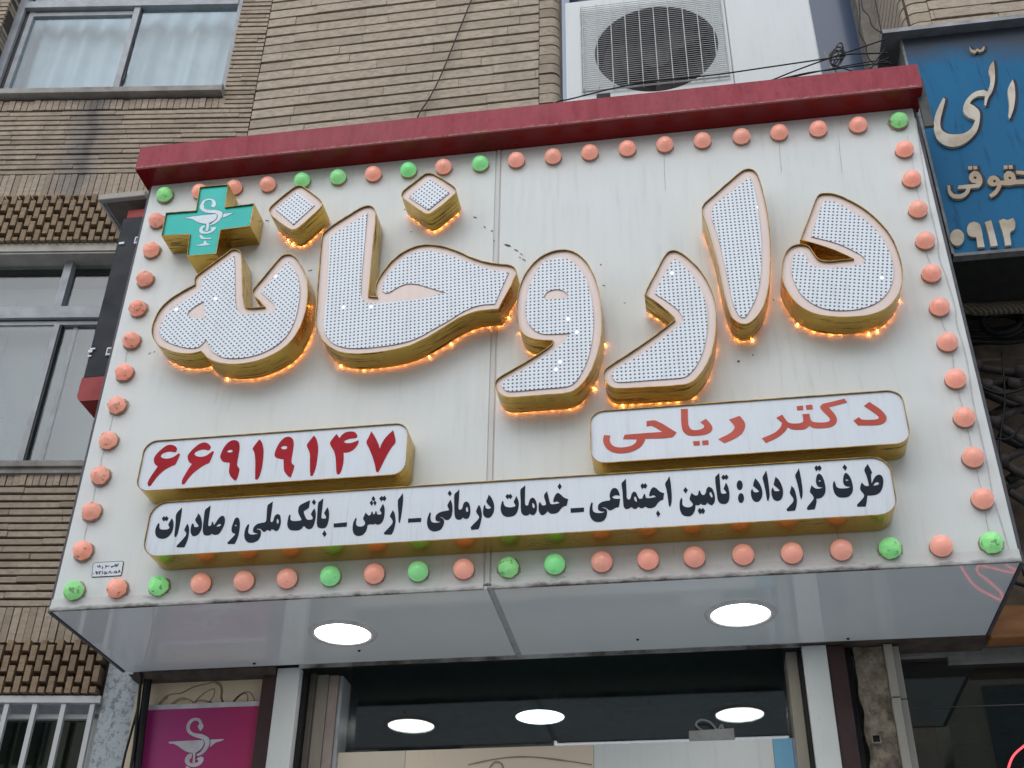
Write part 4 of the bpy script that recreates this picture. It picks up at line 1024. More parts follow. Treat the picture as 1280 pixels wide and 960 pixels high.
# --- window above: curtains
V1 = -0.12
um1 = u_at(148, 105, V1); zt1 = zl(150, 12, V1); ztop = zl(150, 3, V1)
bm = new()
bar(bm, lf, W1[0], W1[0] + 0.045, V1, 0.05, 3.38, 4.9)
bar(bm, lf, W1[1] - 0.06, W1[1] - 0.02, V1, 0.05, 3.38, 4.9)
bar(bm, lf, W1[0] + 0.045, W1[1] - 0.06, V1 + 0.003, 0.06, zt1 - 0.005, zt1 + 0.05)
bar(bm, lf, W1[0] + 0.045, W1[1] - 0.06, V1 + 0.012, 0.03, zt1 + 0.02, zt1 + 0.034)
bar(bm, lf, W1[0] + 0.045, W1[1] - 0.06, V1, 0.05, 3.38, 3.43)
bar(bm, lf, um1 - 0.018, um1 + 0.018, V1 + 0.005, 0.035, 3.43, zt1 - 0.005)
bar(bm, lf, W1[0] + 0.07, W1[0] + 0.10, V1 - 0.012, 0.03, 3.43, zt1 - 0.006)
bar(bm, lf, W1[0] + 0.10, um1 - 0.02, V1 - 0.012, 0.03, zt1 - 0.05, zt1 - 0.02)
bar(bm, lf, um1 - 0.005, um1 + 0.02, V1 - 0.02, 0.02, 3.44, zt1 - 0.01)
win = mesh_obj('window', bm, M_ALU, house)
bm = new(); bar(bm, lf, um1 + 0.018, um1 + 0.027, V1, 0.02, 3.43, zt1 - 0.01); mesh_obj('gasket', bm, M_DKALU, win)
bm = new(); bar(bm, lf, W1[0] + 0.045, W1[0] + 0.069, V1 - 0.01, 0.02, 3.43, zt1 - 0.006); mesh_obj('gasket', bm, M_DKALU, win)
bm = new()
bar(bm, lf, um1 + 0.027, um1 + 0.033, V1 + 0.012, 0.01, 3.60, 3.68)
mesh_obj('latch', bm, M_DKALU, win)
for a, b, c, d, vv in ((W1[0] + 0.045, um1 - 0.01, 3.43, zt1 - 0.02, V1 - 0.014), (um1 + 0.0, W1[1] - 0.05, 3.43, zt1, V1), (W1[0] + 0.045, W1[1] - 0.06, zt1 + 0.05, 4.9, V1)):
    bm = new(); bar(bm, lf, a, b, vv, 0.004, c, d)
    mesh_obj('pane', bm, M_GLASS, win)
bm = new()
n = 240; rows = []
for i in range(n + 1):
    u = W1[0] + (W1[1] - W1[0]) * i / n
    f = 0.045 * noise.noise(Vector((u * 7.0, 3.3, 0))) + 0.012 * math.sin(u * 46 + 2.5 * noise.noise(Vector((u * 3, 0, 0)))) + 0.006 * noise.noise(Vector((u * 30, 0, 1)))
    g = 0.04 * noise.noise(Vector((u * 8.0, 7.3, 0))) + 0.018 * math.sin(u * 46 + 1.5 * noise.noise(Vector((u * 3, 0, 0))))
    rows.append([bm.verts.new(lf(u, V1 - 0.13 + f * (1 - t) + g * t, 3.36 + t * (4.9 - 3.36))) for t in (0, 0.3, 0.6, 1)])
for i in range(n):
    for k in range(3): bm.faces.new((rows[i][k], rows[i + 1][k], rows[i + 1][k + 1], rows[i][k + 1]))
c_ = mesh_obj('curtain', bm, M_CURT, win, smooth=True)
bm = new(); fbox(bm, lf, W1[0] - 0.02, W1[1] + 0.0, -0.12, 0.045, 3.352, 3.392)
bevel_all(bm, 0.004, 2)
fbox(bm, lf, W1[1] + 0.0005, W1[1] + 0.004, -0.01, 0.05, 3.335, 3.40)
mesh_obj('sill', bm, M_SILL, win)
# --- middle window
V2 = -0.085
ua, ub = u_at(93, 322, V2), u_at(70, 420, V2)
uc = u_at(90, 420, V2)
zra, zrb = zl(60, 388, V2), zl(60, 400, V2)
bm = new()
bar(bm, lf, W2[0], W2[1], V2 + 0.005, 0.06, zrb - 0.01, zra)
bar(bm, lf, W2[0], W2[1], V2 - 0.006, 0.04, zrb - 0.04, zrb - 0.018)
bar(bm, lf, ua - 0.022, ua + 0.018, V2 + 0.01, 0.05, zra, 2.25)
bar(bm, lf, ub - 0.014, ub + 0.014, V2, 0.04, 0.99, zrb - 0.04)
bar(bm, lf, uc - 0.004, uc + 0.016, V2 - 0.02, 0.03, 0.99, zrb - 0.04)
bar(bm, lf, W2[0], W2[1], V2, 0.05, 0.985, 1.02)
win = mesh_obj('window', bm, M_ALU, house)
bm = new(); bar(bm, lf, ub + 0.0142, ub + 0.024, V2, 0.03, 1.0, zrb - 0.04); mesh_obj('gasket', bm, M_DKALU, win)
bm = new(); bar(bm, lf, W2[0], ub - 0.014, V2 - 0.002, 0.03, zrb - 0.0178, zrb - 0.0102)
mesh_obj('gasket', bm, M_DKALU, win)
for a, b, c, d, vv in ((W2[0], W2[1], zra, 2.25, V2), (W2[0], ub, 1.02, zrb - 0.04, V2 + 0.006), (ub, W2[1], 1.02, zrb - 0.04, V2 - 0.008)):
    bm = new(); bar(bm, lf, a, b, vv, 0.004, c, d)
    mesh_obj('pane', bm, M_GLASS, win)
bm = new(); bar(bm, lf, W2[0], W2[1], V2 - 0.10, 0.004, 0.98, 2.14); bar(bm, lf, W2[0], ua - 0.28, V2 - 0.09, 0.004, 1.62, 2.05)
mesh_obj('curtain', bm, M_BLIND, win)
bm = new(); fbox(bm, lf, W2[0], W2[1] + 0.02, -0.13, 0.02, zr2 - 0.052, zr2 - 0.002)
fbox(bm, lf, W2[0], W2[1] + 0.02, -0.10, 0.012, zr2 - 0.064, zr2 - 0.054)
mesh_obj('lintel', bm, m_plain('painted_lintel', (0.50, 0.47, 0.42, 1), (0.36, 0.33, 0.29, 1), rough=0.7, scale=12), win)
bm = new(); fbox(bm, lf, W2[0], W2[1] + 0.02, -0.10, 0.03, 0.972, 1.0)
fbox(bm, lf, W2[0], W2[1] + 0.02, -0.10, 0.015, 0.945, 0.9715)
mesh_obj('sill', bm, M_SILL, win)
# --- barred window below
V3 = -0.05
bm = new()
zf = zl(60, 897, V3)
bar(bm, lf, W3[0], W3[1], V3, 0.05, zf - 0.012, zf + 0.006)
bar(bm, lf, W3[0], W3[1], V3 - 0.004, 0.05, -0.09, -0.078)
bar(bm, lf, W3[1] - 0.03, W3[1], V3, 0.05, -1.2, -0.09)
win = mesh_obj('window', bm, M_WHITEFR, house)
bm = new(); bar(bm, lf, W3[0], W3[1] - 0.03, V3 - 0.01, 0.004, zf + 0.006, -0.09)
mesh_obj('blind_box', bm, m_plain('white_blind', (0.72, 0.76, 0.82, 1), rough=0.6), win)
bm = new(); bar(bm, lf, W3[0], W3[1] - 0.03, V3, 0.004, -1.2, zf - 0.012)
mesh_obj('pane', bm, m_glass('green_glass', (0.5, 0.55, 0.48, 1)), win)
bm = new(); bar(bm, lf, W3[0], W3[1], V3 - 0.25, 0.004, -1.2, -0.08)
mesh_obj('curtain', bm, m_plain('olive_curtain', (0.30, 0.31, 0.23, 1), (0.20, 0.205, 0.15, 1), rough=0.9, scale=2.5), win)
bm = new()
bar(bm, lf, W3[0], W3[1] + 0.005, 0.015, 0.028, zl(60, 879, 0.02), zl(60, 870.5, 0.02))
for px in (9, 44, 80, 116, -27, -63):
    u = u_at(px, 883, 0.015); bar(bm, lf, u - 0.0095, u + 0.0095, 0.013, 0.019, -1.15, zl(60, 879.5, 0.02))
gr = mesh_obj('window_grille', bm, M_WHITEFR, win)
# marble cladding beside the shop
bm = new(); fbox(bm, lf, -0.162, 0.012, -0.15, 0.004, -3.2, 0.30)
t = NT('grey_marble')
v = t.coord()
n_ = t.noise(46, 6, v, (1, 1, 0.8), 0.75); n2_ = t.noise(90, 4, v, None, 0.7)
c = t.mix(t.ramp(n_, 0.50, 0.60), (0.42, 0.475, 0.505, 1), (0.19, 0.225, 0.24, 1))
c = t.mix(t.ramp(n2_, 0.55, 0.7, 0, 0.6), c, (0.30, 0.33, 0.34, 1))
mesh_obj('marble_cladding', bm, t.bsdf(c, 0.35), house)

# --- bay in pale brick, with its rounded corner
def bay(bm, lay): courses(bm, lay, bf, -1.598, 0.0, 1.9, 6.6, 0.0748, 0.42, joint=0.015, vj=0.002)
wall_mesh('wall', M_BRICK2, bay, house)
def rounded(fr, ua, ub, r, z0, z1, pitch, dep, sgn):
    """column of bull-nosed bricks: flat from ua, rounded at ub"""
    def build(bm, lay):
        k = 0
        z = z0
        while z < z1:
            prof = [(ua, 0.0)]
            for i in range(9):
                a = math.pi / 2 * i / 8
                prof.append((ub - sgn * r + sgn * r * math.sin(a), -r + r * math.cos(a)))
            prof.append((ub, -dep)); prof.append((ua, -dep))
            dv = random.gauss(0, 0.002)
            h = pitch - 0.010
            lo = [bm.verts.new(fr(u, v + dv, z)) for u, v in prof]; hi = [bm.verts.new(fr(u, v + dv, z + h)) for u, v in prof]
            n = len(prof)
            fs = [bm.faces.new((lo[i], lo[(i + 1) % n], hi[(i + 1) % n], hi[i])) for i in range(n)]
            fs += [bm.faces.new(lo[::-1]), bm.faces.new(hi)]
            tv = max(0, min(1, random.gauss(0.55, 0.25)))
            for f in fs:
                for lp in f.loops: lp[lay] = (tv, tv, tv, 1)
            z += pitch
        bmesh.ops.recalc_face_normals(bm, faces=bm.faces)
    return build
wall_mesh('corner_bricks', M_BRICK, rounded(bf, 0.004, 0.112, 0.05, 2.0, 6.6, 0.0748, 0.16, 1), house)
bm = new(); box(bm, -1.6, 0.095, 0.738, 1.0, ZO + 1.9, ZO + 6.6)
mesh_obj('wall_core', bm, M_MORTAR, house)
# --- right bay
def rbay(bm, lay): courses(bm, lay, bf, 2.05, 4.6, 2.45, 6.6, 0.0748, 0.36, joint=0.014)
wall_mesh('wall', M_BRICK2, rbay, house)
wall_mesh('corner_bricks', M_BRICK2, rounded(bf, 2.047, 1.92, 0.07, 2.45, 6.6, 0.0748, 0.72, -1), house)
bm = new(); box(bm, 1.935, 4.6, 0.738, 1.45, ZO + 2.4, ZO + 6.6)
mesh_obj('wall_core', bm, M_MORTAR, house)
# recessed glazing between the bays
bm = new(); box(bm, 0.1, 1.9, 1.44, 1.46, ZO + 1.9, ZO + 6.6)
t = NT('blue_tinted_glazing')
mesh_obj('glazing', bm, t.bsdf(t.mix(t.ramp(t.noise(0.8, 2), 0.3, 0.7), (0.045, 0.07, 0.125, 1), (0.055, 0.08, 0.13, 1)), 0.12, spec=0.5), house)
bm = new(); box(bm, 1.84, 1.934, 1.30, 1.439, ZO + 2.2, ZO + 6.6)
mesh_obj('concrete_jamb', bm, m_plain('raw_concrete', (0.23, 0.21, 0.185, 1), (0.16, 0.145, 0.13, 1), rough=0.9, scale=12), house)
# the plastered strip of wall beside the sign, right
bm = new(); box(bm, 1.62, 4.6, 0.80, 0.95, ZO + 0.02, ZO + 2.4)
mesh_obj('wall', bm, m_plain('brown_plaster', (0.17, 0.125, 0.085, 1), (0.06, 0.047, 0.037, 1), rough=0.95, scale=7, bstr=0.5), house)
bm = new(); box(bm, -1.6, 1.62, 0.80, 0.95, ZO + 0.3, ZO + 2.0)
mesh_obj('wall', bm, M_MORTAR, house)

# loose cable hanging down the bay
def cable(name, label, pts, r, mat_, sub=6, group=None, cat='cable'):
    bm = new(); tube(bm, catmull(pts, sub), r, 6)
    return tag(mesh_obj(name, bm, mat_, smooth=True), label, cat, group)
M_CABLE = m_plain('brown_cable', (0.075, 0.06, 0.05, 1), rough=0.7)
cable('cable', 'thin brown cable slanting down the brick bay to the red cornice', [at(a, b, 0.70) for a, b in ((594, -12), (575, 35), (552, 92), (537, 122), (524, 142), (519, 156))], 0.0042, M_CABLE)

# ------------------------------------------------------------------ air conditioner on the sign's roof
M_ACW = m_panel('white_enamel', (0.68, 0.71, 0.70, 1), rough=0.4, amount=0.5)
M_ACD = m_plain('dark_fan', (0.03, 0.03, 0.032, 1), rough=0.6)
M_WIRE = m_plain('grille_wire', (0.60, 0.61, 0.60, 1), rough=0.5)
AY = 0.12
ax0, ax1 = 0.2133, at(1030, 100, AY).x
gx0, gx1 = at(727.5, 80, AY).x, at(911, 90, AY).x
seam = at(917, 95, AY).x
fc = at(820, 60, AY)
FR = 0.283
az0, az1 = ZO + 2.305, ZO + 3.06
gz0 = at(733, 117, AY).z
ac = empty('air_conditioner', ((ax0 + ax1) / 2, AY + 0.16, ZO + 2.13), 'white outdoor air conditioner with a round fan grille standing above the red cornice', 'air conditioner')
bm = new()
box(bm, ax0, seam - 0.002, AY + 0.006, AY + 0.33, az0, az0 + 0.03)
box(bm, ax0, ax0 + 0.02, AY + 0.006, AY + 0.33, az0 + 0.03, az1)
box(bm, ax0, ax1, AY + 0.004, AY + 0.33, az1, az1 + 0.02)
box(bm, ax0 + 0.02, ax1 - 0.02, AY + 0.31, AY + 0.33, az0 + 0.03, az1)
rect = [Vector((ax0, az0)), Vector((seam - 0.002, az0)), Vector((seam - 0.002, az1)), Vector((ax0, az1))]
circ = [Vector((fc.x + FR * math.cos(2 * math.pi * k / 64), fc.z + FR * math.sin(2 * math.pi * k / 64))) for k in range(64)]
slab(bm, rect, [circ[::-1]], AY, AY + 0.0058)
mesh_obj('case', bm, M_ACW, ac)
bm = new(); box(bm, seam, ax1, AY - 0.001, AY + 0.30, az0, az1 - 0.001)
bevel_all(bm, 0.012, 3)
mesh_obj('service_panel', bm, M_ACW, ac)
bm = new()
N = 64
prof = [(FR, AY + 0.003), (FR - 0.012, AY + 0.03), (FR - 0.016, AY + 0.14)]
rg = [[bm.verts.new((fc.x + r * math.cos(2 * math.pi * k / N), y, fc.z + r * math.sin(2 * math.pi * k / N))) for k in range(N)] for r, y in prof]
for a, b in zip(rg, rg[1:]):
    for k in range(N): bm.faces.new((a[k], a[(k + 1) % N], b[(k + 1) % N], b[k]))
bm.faces.new(rg[-1][::-1])
mesh_obj('fan_housing', bm, M_ACD, ac, smooth=False)
bm = new()
bmesh.ops.create_cone(bm, segments=24, radius1=0.075, radius2=0.06, depth=0.06, cap_ends=True, matrix=Matrix.Translation((fc.x, AY + 0.09, fc.z)) @ Matrix.Rotation(math.pi / 2, 4, 'X'))
for k in range(3):
    a0 = k * 2 * math.pi / 3 + 0.4
    prev = None
    for i in range(9):
        a = a0 + i * 0.12
        row = [bm.verts.new((fc.x + r * math.cos(a + 0.25 * r), AY + 0.06 + 0.007 * i, fc.z + r * math.sin(a + 0.25 * r))) for r in (0.07, 0.15, 0.21, 0.255)]
        if prev:
            for j in range(3): bm.faces.new((prev[j], prev[j + 1], row[j + 1], row[j]))
        prev = row
mesh_obj('fan', bm, m_plain('fan_plastic', (0.045, 0.038, 0.036, 1), rough=0.5), ac)
bm = new()
z = gz0
while z < az1 - 0.04:
    tube(bm, [(gx0, AY - 0.016, z), (gx1, AY - 0.016, z)], 0.0017, 5); z += 0.0135
x = gx0 + 0.004
xs = [fc.x + k * 0.067 for k in range(-5, 6)]
for x in xs:
    if gx0 < x < gx1:
        tube(bm, [(x, AY - 0.0, gz0 + 0.0), (x, AY - 0.018, gz0 + 0.012), (x, AY - 0.018, az1 - 0.04)], 0.0024, 5)
tube(bm, [(gx0, AY - 0.012, gz0), (gx0, AY - 0.012, az1 - 0.04)], 0.003, 6); tube(bm, [(gx1, AY - 0.012, gz0), (gx1, AY - 0.012, az1 - 0.04)], 0.003, 6)
tube(bm, [(gx0, AY - 0.012, gz0 - 0.002), (gx1, AY - 0.012, gz0 - 0.002)], 0.003, 6)
mesh_obj('fan_grille', bm, M_WIRE, ac)
bm = new()
for x in (ax0 + 0.12, ax1 - 0.14): box(bm, x, x + 0.05, AY - 0.02, AY + 0.34, ZO + HH + 0.10, az0 - 0.001)
mesh_obj('foot', bm, M_BLACK, ac)
# rubber blocks seen above the cornice
bm = new(); p0, p1 = at(746, 126, -0.02), at(763, 118, -0.02)
box(bm, p0.x, p1.x, -0.03, 0.03, ZO + HH + 0.1, p1.z)
tag(mesh_obj('rubber_block', bm, M_BLACK), 'black rubber block lying on the sign roof below the fan grille', 'block')
M_WIREB = m_plain('black_wire', (0.015, 0.015, 0.017, 1), rough=0.5)
WY = 0.02
GW = 'black wires strung above the red cornice'
def wire(label, pts, r=0.0035, y=WY): return cable('cable', label, [at(a, b, y) for a, b in pts], r, M_WIREB, 6, GW)
wire('black wire rising from the cornice and crossing the fan grille to the right', [(683, 134), (700, 126), (712, 124), (760, 112), (810, 102), (860, 97), (905, 92), (960, 84), (1035, 73)], 0.0036)
wire('lower black wire running level to the roof of the blue sign', [(1030, 74), (1060, 68), (1085, 67), (1110, 66)], 0.0036)
wire('black wire fanning out of the cornice towards the cable coil', [(942, 107), (965, 100), (995, 88), (1036, 73), (1060, 65), (1110, 48)])
wire('black wire lying low over the white service panel', [(930, 110), (970, 100), (1010, 91), (1040, 87), (1075, 82), (1112, 78)])
wire('second low black wire just above the red cornice', [(955, 106), (985, 98), (1020, 90), (1070, 80), (1100, 76), (1115, 80)], 0.003)
wire('short curled wire dropping behind the right end of the cornice', [(1076, 96), (1077, 89), (1082, 87), (1096, 86), (1112, 83)], 0.0026)
for lab, pts in (('wavy black wire hanging down the blue glazing, nearest the fan unit', [(1073, -10), (1075, 20), (1074, 40), (1082, 55), (1084, 68), (1090, 78), (1098, 82)]),
                 ('wavy black wire hanging down the blue glazing, middle one', [(1077, -10), (1078, 10), (1086, 20), (1090, 32), (1100, 40), (1109, 44)]),
                 ('straight black wire hanging beside the concrete jamb', [(1091, -10), (1096, 10), (1102, 42)])):
    wire(lab, pts, 0.0032, 0.6)
wire('black wire dropping from the blue sign flashing behind the cornice', [(1106, 60), (1098, 72), (1090, 84), (1086, 100)], 0.003)
wire('slack black wire looping low from the cable coil to the blue sign', [(1040, 80), (1056, 86), (1078, 90), (1098, 78), (1112, 72)], 0.003)
coil_pts = []
cc = at(1046, 70, 0.1)
for k in range(60):
    a = k * 2 * math.pi / 14
    coil_pts.append(cc + Vector((0.030 * math.cos(a) + 0.012 * math.sin(k * 0.43) + 0.35 * 0.048 * math.sin(a), 0.02 * math.sin(k * 0.5), (0.048 + 0.012 * math.sin(k * 0.31)) * math.sin(a) + 0.008 * math.cos(k * 0.57))))
coil_pts += [at(1042, 80, 0.1), at(1046, 92, 0.1), at(1050, 100, 0.1)]
cable('cable_coil', 'small tangled coil of grey cable beside the white fan unit', coil_pts, 0.0036, m_plain('grey_cable', (0.10, 0.09, 0.09, 1), rough=0.6), 3, cat='cable coil')
cable('cable', 'pale cable bending down behind the service panel', [at(a, b, 0.1) for a, b in ((1030, 66), (1036, 76), (1041, 88), (1047, 97), (1050, 104))], 0.005, m_plain('pale_cable', (0.35, 0.32, 0.31, 1), rough=0.6))

# ------------------------------------------------------------------ blue neighbour sign
t = NT('worn_blue_paint')
v = t.coord(); sep = t.n('ShaderNodeSeparateXYZ'); t.l(v, sep.inputs[0])
n_ = t.noise(4, 5, v, (1, 1, 0.5)); n2_ = t.noise(40, 4, v, (1, 1, 0.35)); n3_ = t.noise(9, 5, v, (3.5, 1, 0.5))
c = t.mix(t.ramp(n_, 0.3, 0.7), (0.020, 0.155, 0.315, 1), (0.020, 0.13, 0.265, 1))
c = t.mix(t.ramp(n2_, 0.55, 0.8, 0, 0.4), c, (0.012, 0.15, 0.31, 1))
c = t.mix(t.math('MULTIPLY', t.ramp(n3_, 0.56, 0.7), 0.55), c, (0.012, 0.06, 0.12, 1))
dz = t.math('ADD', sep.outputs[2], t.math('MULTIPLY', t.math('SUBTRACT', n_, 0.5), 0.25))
c = t.mix(t.ramp(dz, ZO + 2.43, ZO + 2.58, 0, 0.85), c, (0.085, 0.08, 0.085, 1))       # greyer towards the flashing
M_BLUE = t.bsdf(c, 0.65, spec=0.15)
BY = 0.20
blue = empty('shop_sign', (2.6, 0.4, ZO + 1.39), 'worn blue painted sign board with raised tan lettering right of the pharmacy sign', 'sign')
bz0, bz1 = ZO + 1.392, ZO + 2.655
bx0 = at(1128, 50, BY).x
bm = new(); box(bm, bx0, 4.2, BY, BY + 0.02, bz0 + 0.015, bz1)
mesh_obj('board', bm, M_BLUE, blue)
bm = new(); box(bm, bx0 - 0.006, 4.2, BY - 0.006, BY + 0.03, bz0, bz0 + 0.0148)
box(bm, bx0 - 0.011, bx0 - 0.0005, BY - 0.004, BY + 0.03, bz0 + 0.0155, bz1)
mesh_obj('board_edge', bm, m_plain('dull_steel', (0.24, 0.25, 0.25, 1), (0.12, 0.12, 0.12, 1), rough=0.5), blue)
bm = new(); box(bm, bx0 - 0.004, bx0 + 0.004, BY + 0.031, BY + 0.16, bz0 + 0.02, bz1 - 0.001)
mesh_obj('side_panel', bm, m_plain('grey_return', (0.27, 0.27, 0.26, 1), rough=0.6), blue)
bm = new(); box(bm, bx0 - 0.003, bx0 + 0.003, BY + 0.1605, BY + 0.45, bz0 + 0.02, bz1 - 0.001); box(bm, bx0, 4.2, BY + 0.031, BY + 0.45, bz0 + 0.003, bz0 + 0.012)
mesh_obj('underside', bm, m_plain('dark_sheet', (0.022, 0.022, 0.02, 1), rough=0.8), blue)  # even near-black colour for the underside and the rear of the return
bm = new(); fl = at(1105, 47, BY - 0.06)
box(bm, fl.x, 4.2, BY - 0.06, BY + 0.46, bz1 + 0.0005, bz1 + 0.012); box(bm, fl.x, 4.2, BY - 0.0605, BY - 0.056, bz1 - 0.012, bz1)
mesh_obj('flashing', bm, m_plain('galvanised', (0.27, 0.28, 0.29, 1), (0.2, 0.2, 0.2, 1), rough=0.45, metal=0.4), blue)
t = NT('tan_letters')
n_ = t.noise(16, 5); n2_ = t.noise(3, 3)
c = t.mix(t.ramp(n2_, 0.42, 0.6), (0.62, 0.57, 0.47, 1), (0.44, 0.335, 0.22, 1))
M_TAN = t.bsdf(t.mix(t.ramp(n_, 0.5, 0.75, 0, 0.6), c, (0.26, 0.2, 0.14, 1)), 0.6)
M_SHADE = m_plain('letter_edge', (0.03, 0.035, 0.06, 1), rough=0.6)
E3 = (1090, 0, .18756); E4 = (1130, 160, .1771)
BT = [(E3, [(475,650),(488,660),(470,740),(455,810),(462,860),(500,888),(560,895),(620,885),(665,850),(688,800),(640,780),(610,745),(612,700),(640,650),(690,610),(745,598),(770,610),(785,570),(790,520),(778,480),(785,440),(810,405),(818,460),(818,540),(800,610),(775,650),(760,705),(750,700),(752,640),(710,640),(665,665),(652,690),(680,705),(715,740),(718,800),(700,870),(650,930),(590,968),(530,978),(470,960),(430,920),(412,850),(418,780),(440,720)]),
      (E3, [(938,530),(950,570),(955,640),(945,720),(920,790),(910,780),(915,700),(905,600),(920,560)]),
      (E3, [(650,308),(665,330),(690,335),(700,322),(725,332),(745,308),(752,312),(745,335),(720,347),(700,340),(685,357),(660,345)]),
      (E4, [(305,405),(325,405),(330,440),(350,465),(395,468),(430,450),(440,428),(378,430),(385,405),(440,400),(500,395),(515,388),(480,385),(460,360),(465,325),(490,302),(525,310),(550,350),(552,390),(530,420),(470,425),(455,460),(410,495),(350,495),(315,465)], [(488,350),(500,340),(515,350),(505,362)]),
      (E4, [(452,270),(480,268),(482,292),(455,294)]), (E4, [(488,268),(515,268),(518,290),(490,292)]),
      (E4, [(590,370),(610,340),(640,335),(665,350),(680,372),(710,370),(705,330),(725,305),(755,305),(780,325),(790,365),(847,362),(900,355),(905,385),(847,395),(790,397),(740,405),(690,402),(680,430),(650,470),(615,490),(600,472),(640,440),(660,405),(620,410),(595,395)], [(625,372),(640,365),(650,378),(635,385)], [(735,348),(750,342),(760,355),(745,362)]),
      (E4, [(790,300),(850,305),(905,335),(895,360),(845,330),(795,325)]),
      (E4, [(703,265),(730,263),(732,288),(706,290)]), (E4, [(738,262),(765,262),(768,286),(742,288)]),
      (E4, ell(375, 772, 50, 58, 16)),
      (E4, [(445,710),(460,675),(495,660),(530,675),(548,720),(560,790),(570,840),(520,842),(510,770),(470,765),(450,745)]),
      (E4, [(570,665),(615,650),(640,740),(662,830),(612,835),(595,750)]),
      (E4, [(670,655),(700,640),(730,650),(770,635),(785,670),(780,715),(750,735),(758,825),(715,830),(700,750)])]
for g in BT: lettering('raised_letter', [g], BY - 0.014, M_TAN, blue, 0.0135)
for g in BT[:10]:
    bm = new()
    o = ccw(outline(T(g[0], g[1], BY - 0.002), 3))
    o2 = offset(o, -0.005)
    slab(bm, [q + Vector((0.007, -0.004)) for q in o2], [], BY - 0.0022, BY - 0.0005)
    mesh_obj('letter_border', bm, M_SHADE, blue)

# ------------------------------------------------------------------ things below the blue sign
t = NT('foil_wrap')
w_ = t.n('ShaderNodeTexWave'); w_.inputs['Scale'].default_value = 26; w_.inputs['Distortion'].default_value = 2.0
mp = t.n('ShaderNodeMapping'); mp.inputs['Rotation'].default_value = (0, 0.9, 0); t.l(t.coord(), mp.inputs[0]); t.l(mp.outputs[0], w_.inputs[0])
M_WRAP = t.bsdf(t.mix(w_.outputs[1], (0.21, 0.175, 0.115, 1), (0.10, 0.08, 0.055, 1)), 0.7, bump=w_.outputs[1], bstr=0.5, bdist=0.01)
bm = new()
tube(bm, catmull([at(a, b, 0.55) for a, b in ((1160, 386), (1195, 383), (1225, 386), (1255, 384), (1300, 382), (1400, 372))], 6), 0.03, 12)
tag(mesh_obj('wrapped_pipe', bm, M_WRAP, smooth=True), 'tan wrapped pipe running level under the blue sign', 'pipe')
tube_ = [at(1252, 402, 0.6) + Vector((0.075 * math.cos(a) * (1 + 0.05 * math.sin(3 * a)), 0.01 * math.sin(2 * a), 0.055 * math.sin(a))) for a in [2 * math.pi * k / 24 for k in range(25)]]
bm = new(); tube(bm, tube_, 0.015, 8)
tube(bm, [p + Vector((0.012, 0.012, -0.012)) for p in tube_], 0.012, 8)
tag(mesh_obj('cable_coil', bm, M_BLACK, smooth=True), 'thick black cable coiled in a ring under the wrapped pipe', 'cable coil')
for lab, pts, r in (('black cable running level behind the coiled ring', [(1180, 413), (1215, 412), (1250, 411), (1300, 405)], 0.009), ('black cable sagging below the coiled ring and rising to the right', [(1180, 420), (1215, 421), (1245, 419), (1270, 410), (1300, 396)], 0.008), ('black cable lowest of those under the coiled ring', [(1190, 426), (1225, 427), (1260, 428), (1300, 422)], 0.011)):
    cable('cable', lab, [at(a, b, 0.62) for a, b in pts], r, M_BLACK)
bm = new()
p0, p1 = at(1212, 452, 0.70), at(1300, 432, 0.70)
box(bm, 1.70, 4.0, 0.70, 0.80, p0.z, at(1240, 430, .70).z)
bevel_all(bm, 0.006, 2)
tag(mesh_obj('stone_ledge', bm, m_plain('tan_ledge', (0.24, 0.195, 0.15, 1), (0.13, 0.105, 0.08, 1), rough=0.9, scale=12)), 'tan stone ledge under the black cables right of the pharmacy sign', 'ledge')
M_BARD = m_plain('grimy_bar', (0.075, 0.066, 0.06, 1), (0.04, 0.036, 0.034, 1), rough=0.75, scale=30)
fold = empty('folding_frame', (at(1250, 560, 0.6).x, 0.6, at(1250, 690, 0.6).z), 'folded criss cross frame of grimy metal bars beside the right edge of the pharmacy sign', 'folding frame')
bl = (1180, 440, .25)
def bpx(p, y): return at(bl[0] + p[0] * bl[2], bl[1] + p[1] * bl[2], y)
for i, (a, b, y) in enumerate([((130, 70), (440, 118), .58), ((225, 172), (440, 85), .60), ((190, 165), (440, 262), .56), ((200, 205), (420, 300), .62), ((230, 360), (440, 250), .60), ((265, 365), (440, 465), .56), ((270, 415), (440, 500), .61), ((280, 548), (440, 470), .60), ((210, 330), (330, 262), .66), ((230, 180), (440, 150), .64), ((300, 560), (440, 640), .60), ((320, 640), (440, 560), .64), ((240, 150), (330, 130), .66), ((290, 700), (440, 620), .66), ((330, 700), (440, 770), .62)]):
    bm = new(); tube(bm, [bpx(a, y), bpx(b, y)], 0.0165, 10)
    mesh_obj('bar', bm, M_BARD, fold, smooth=True)
for p, y in (((150, 74), .575), ((205, 172), .565), ((250, 358), .565), ((385, 105), .575), ((345, 165), .60), ((285, 545), .59)):
    bm = new(); q = bpx(p, y); tube(bm, [q + Vector((-0.022, -0.012, 0.004)), q + Vector((0.022, -0.012, -0.006))], 0.025, 12)
    mesh_obj('joint_collar', bm, M_BARD, fold, smooth=True)
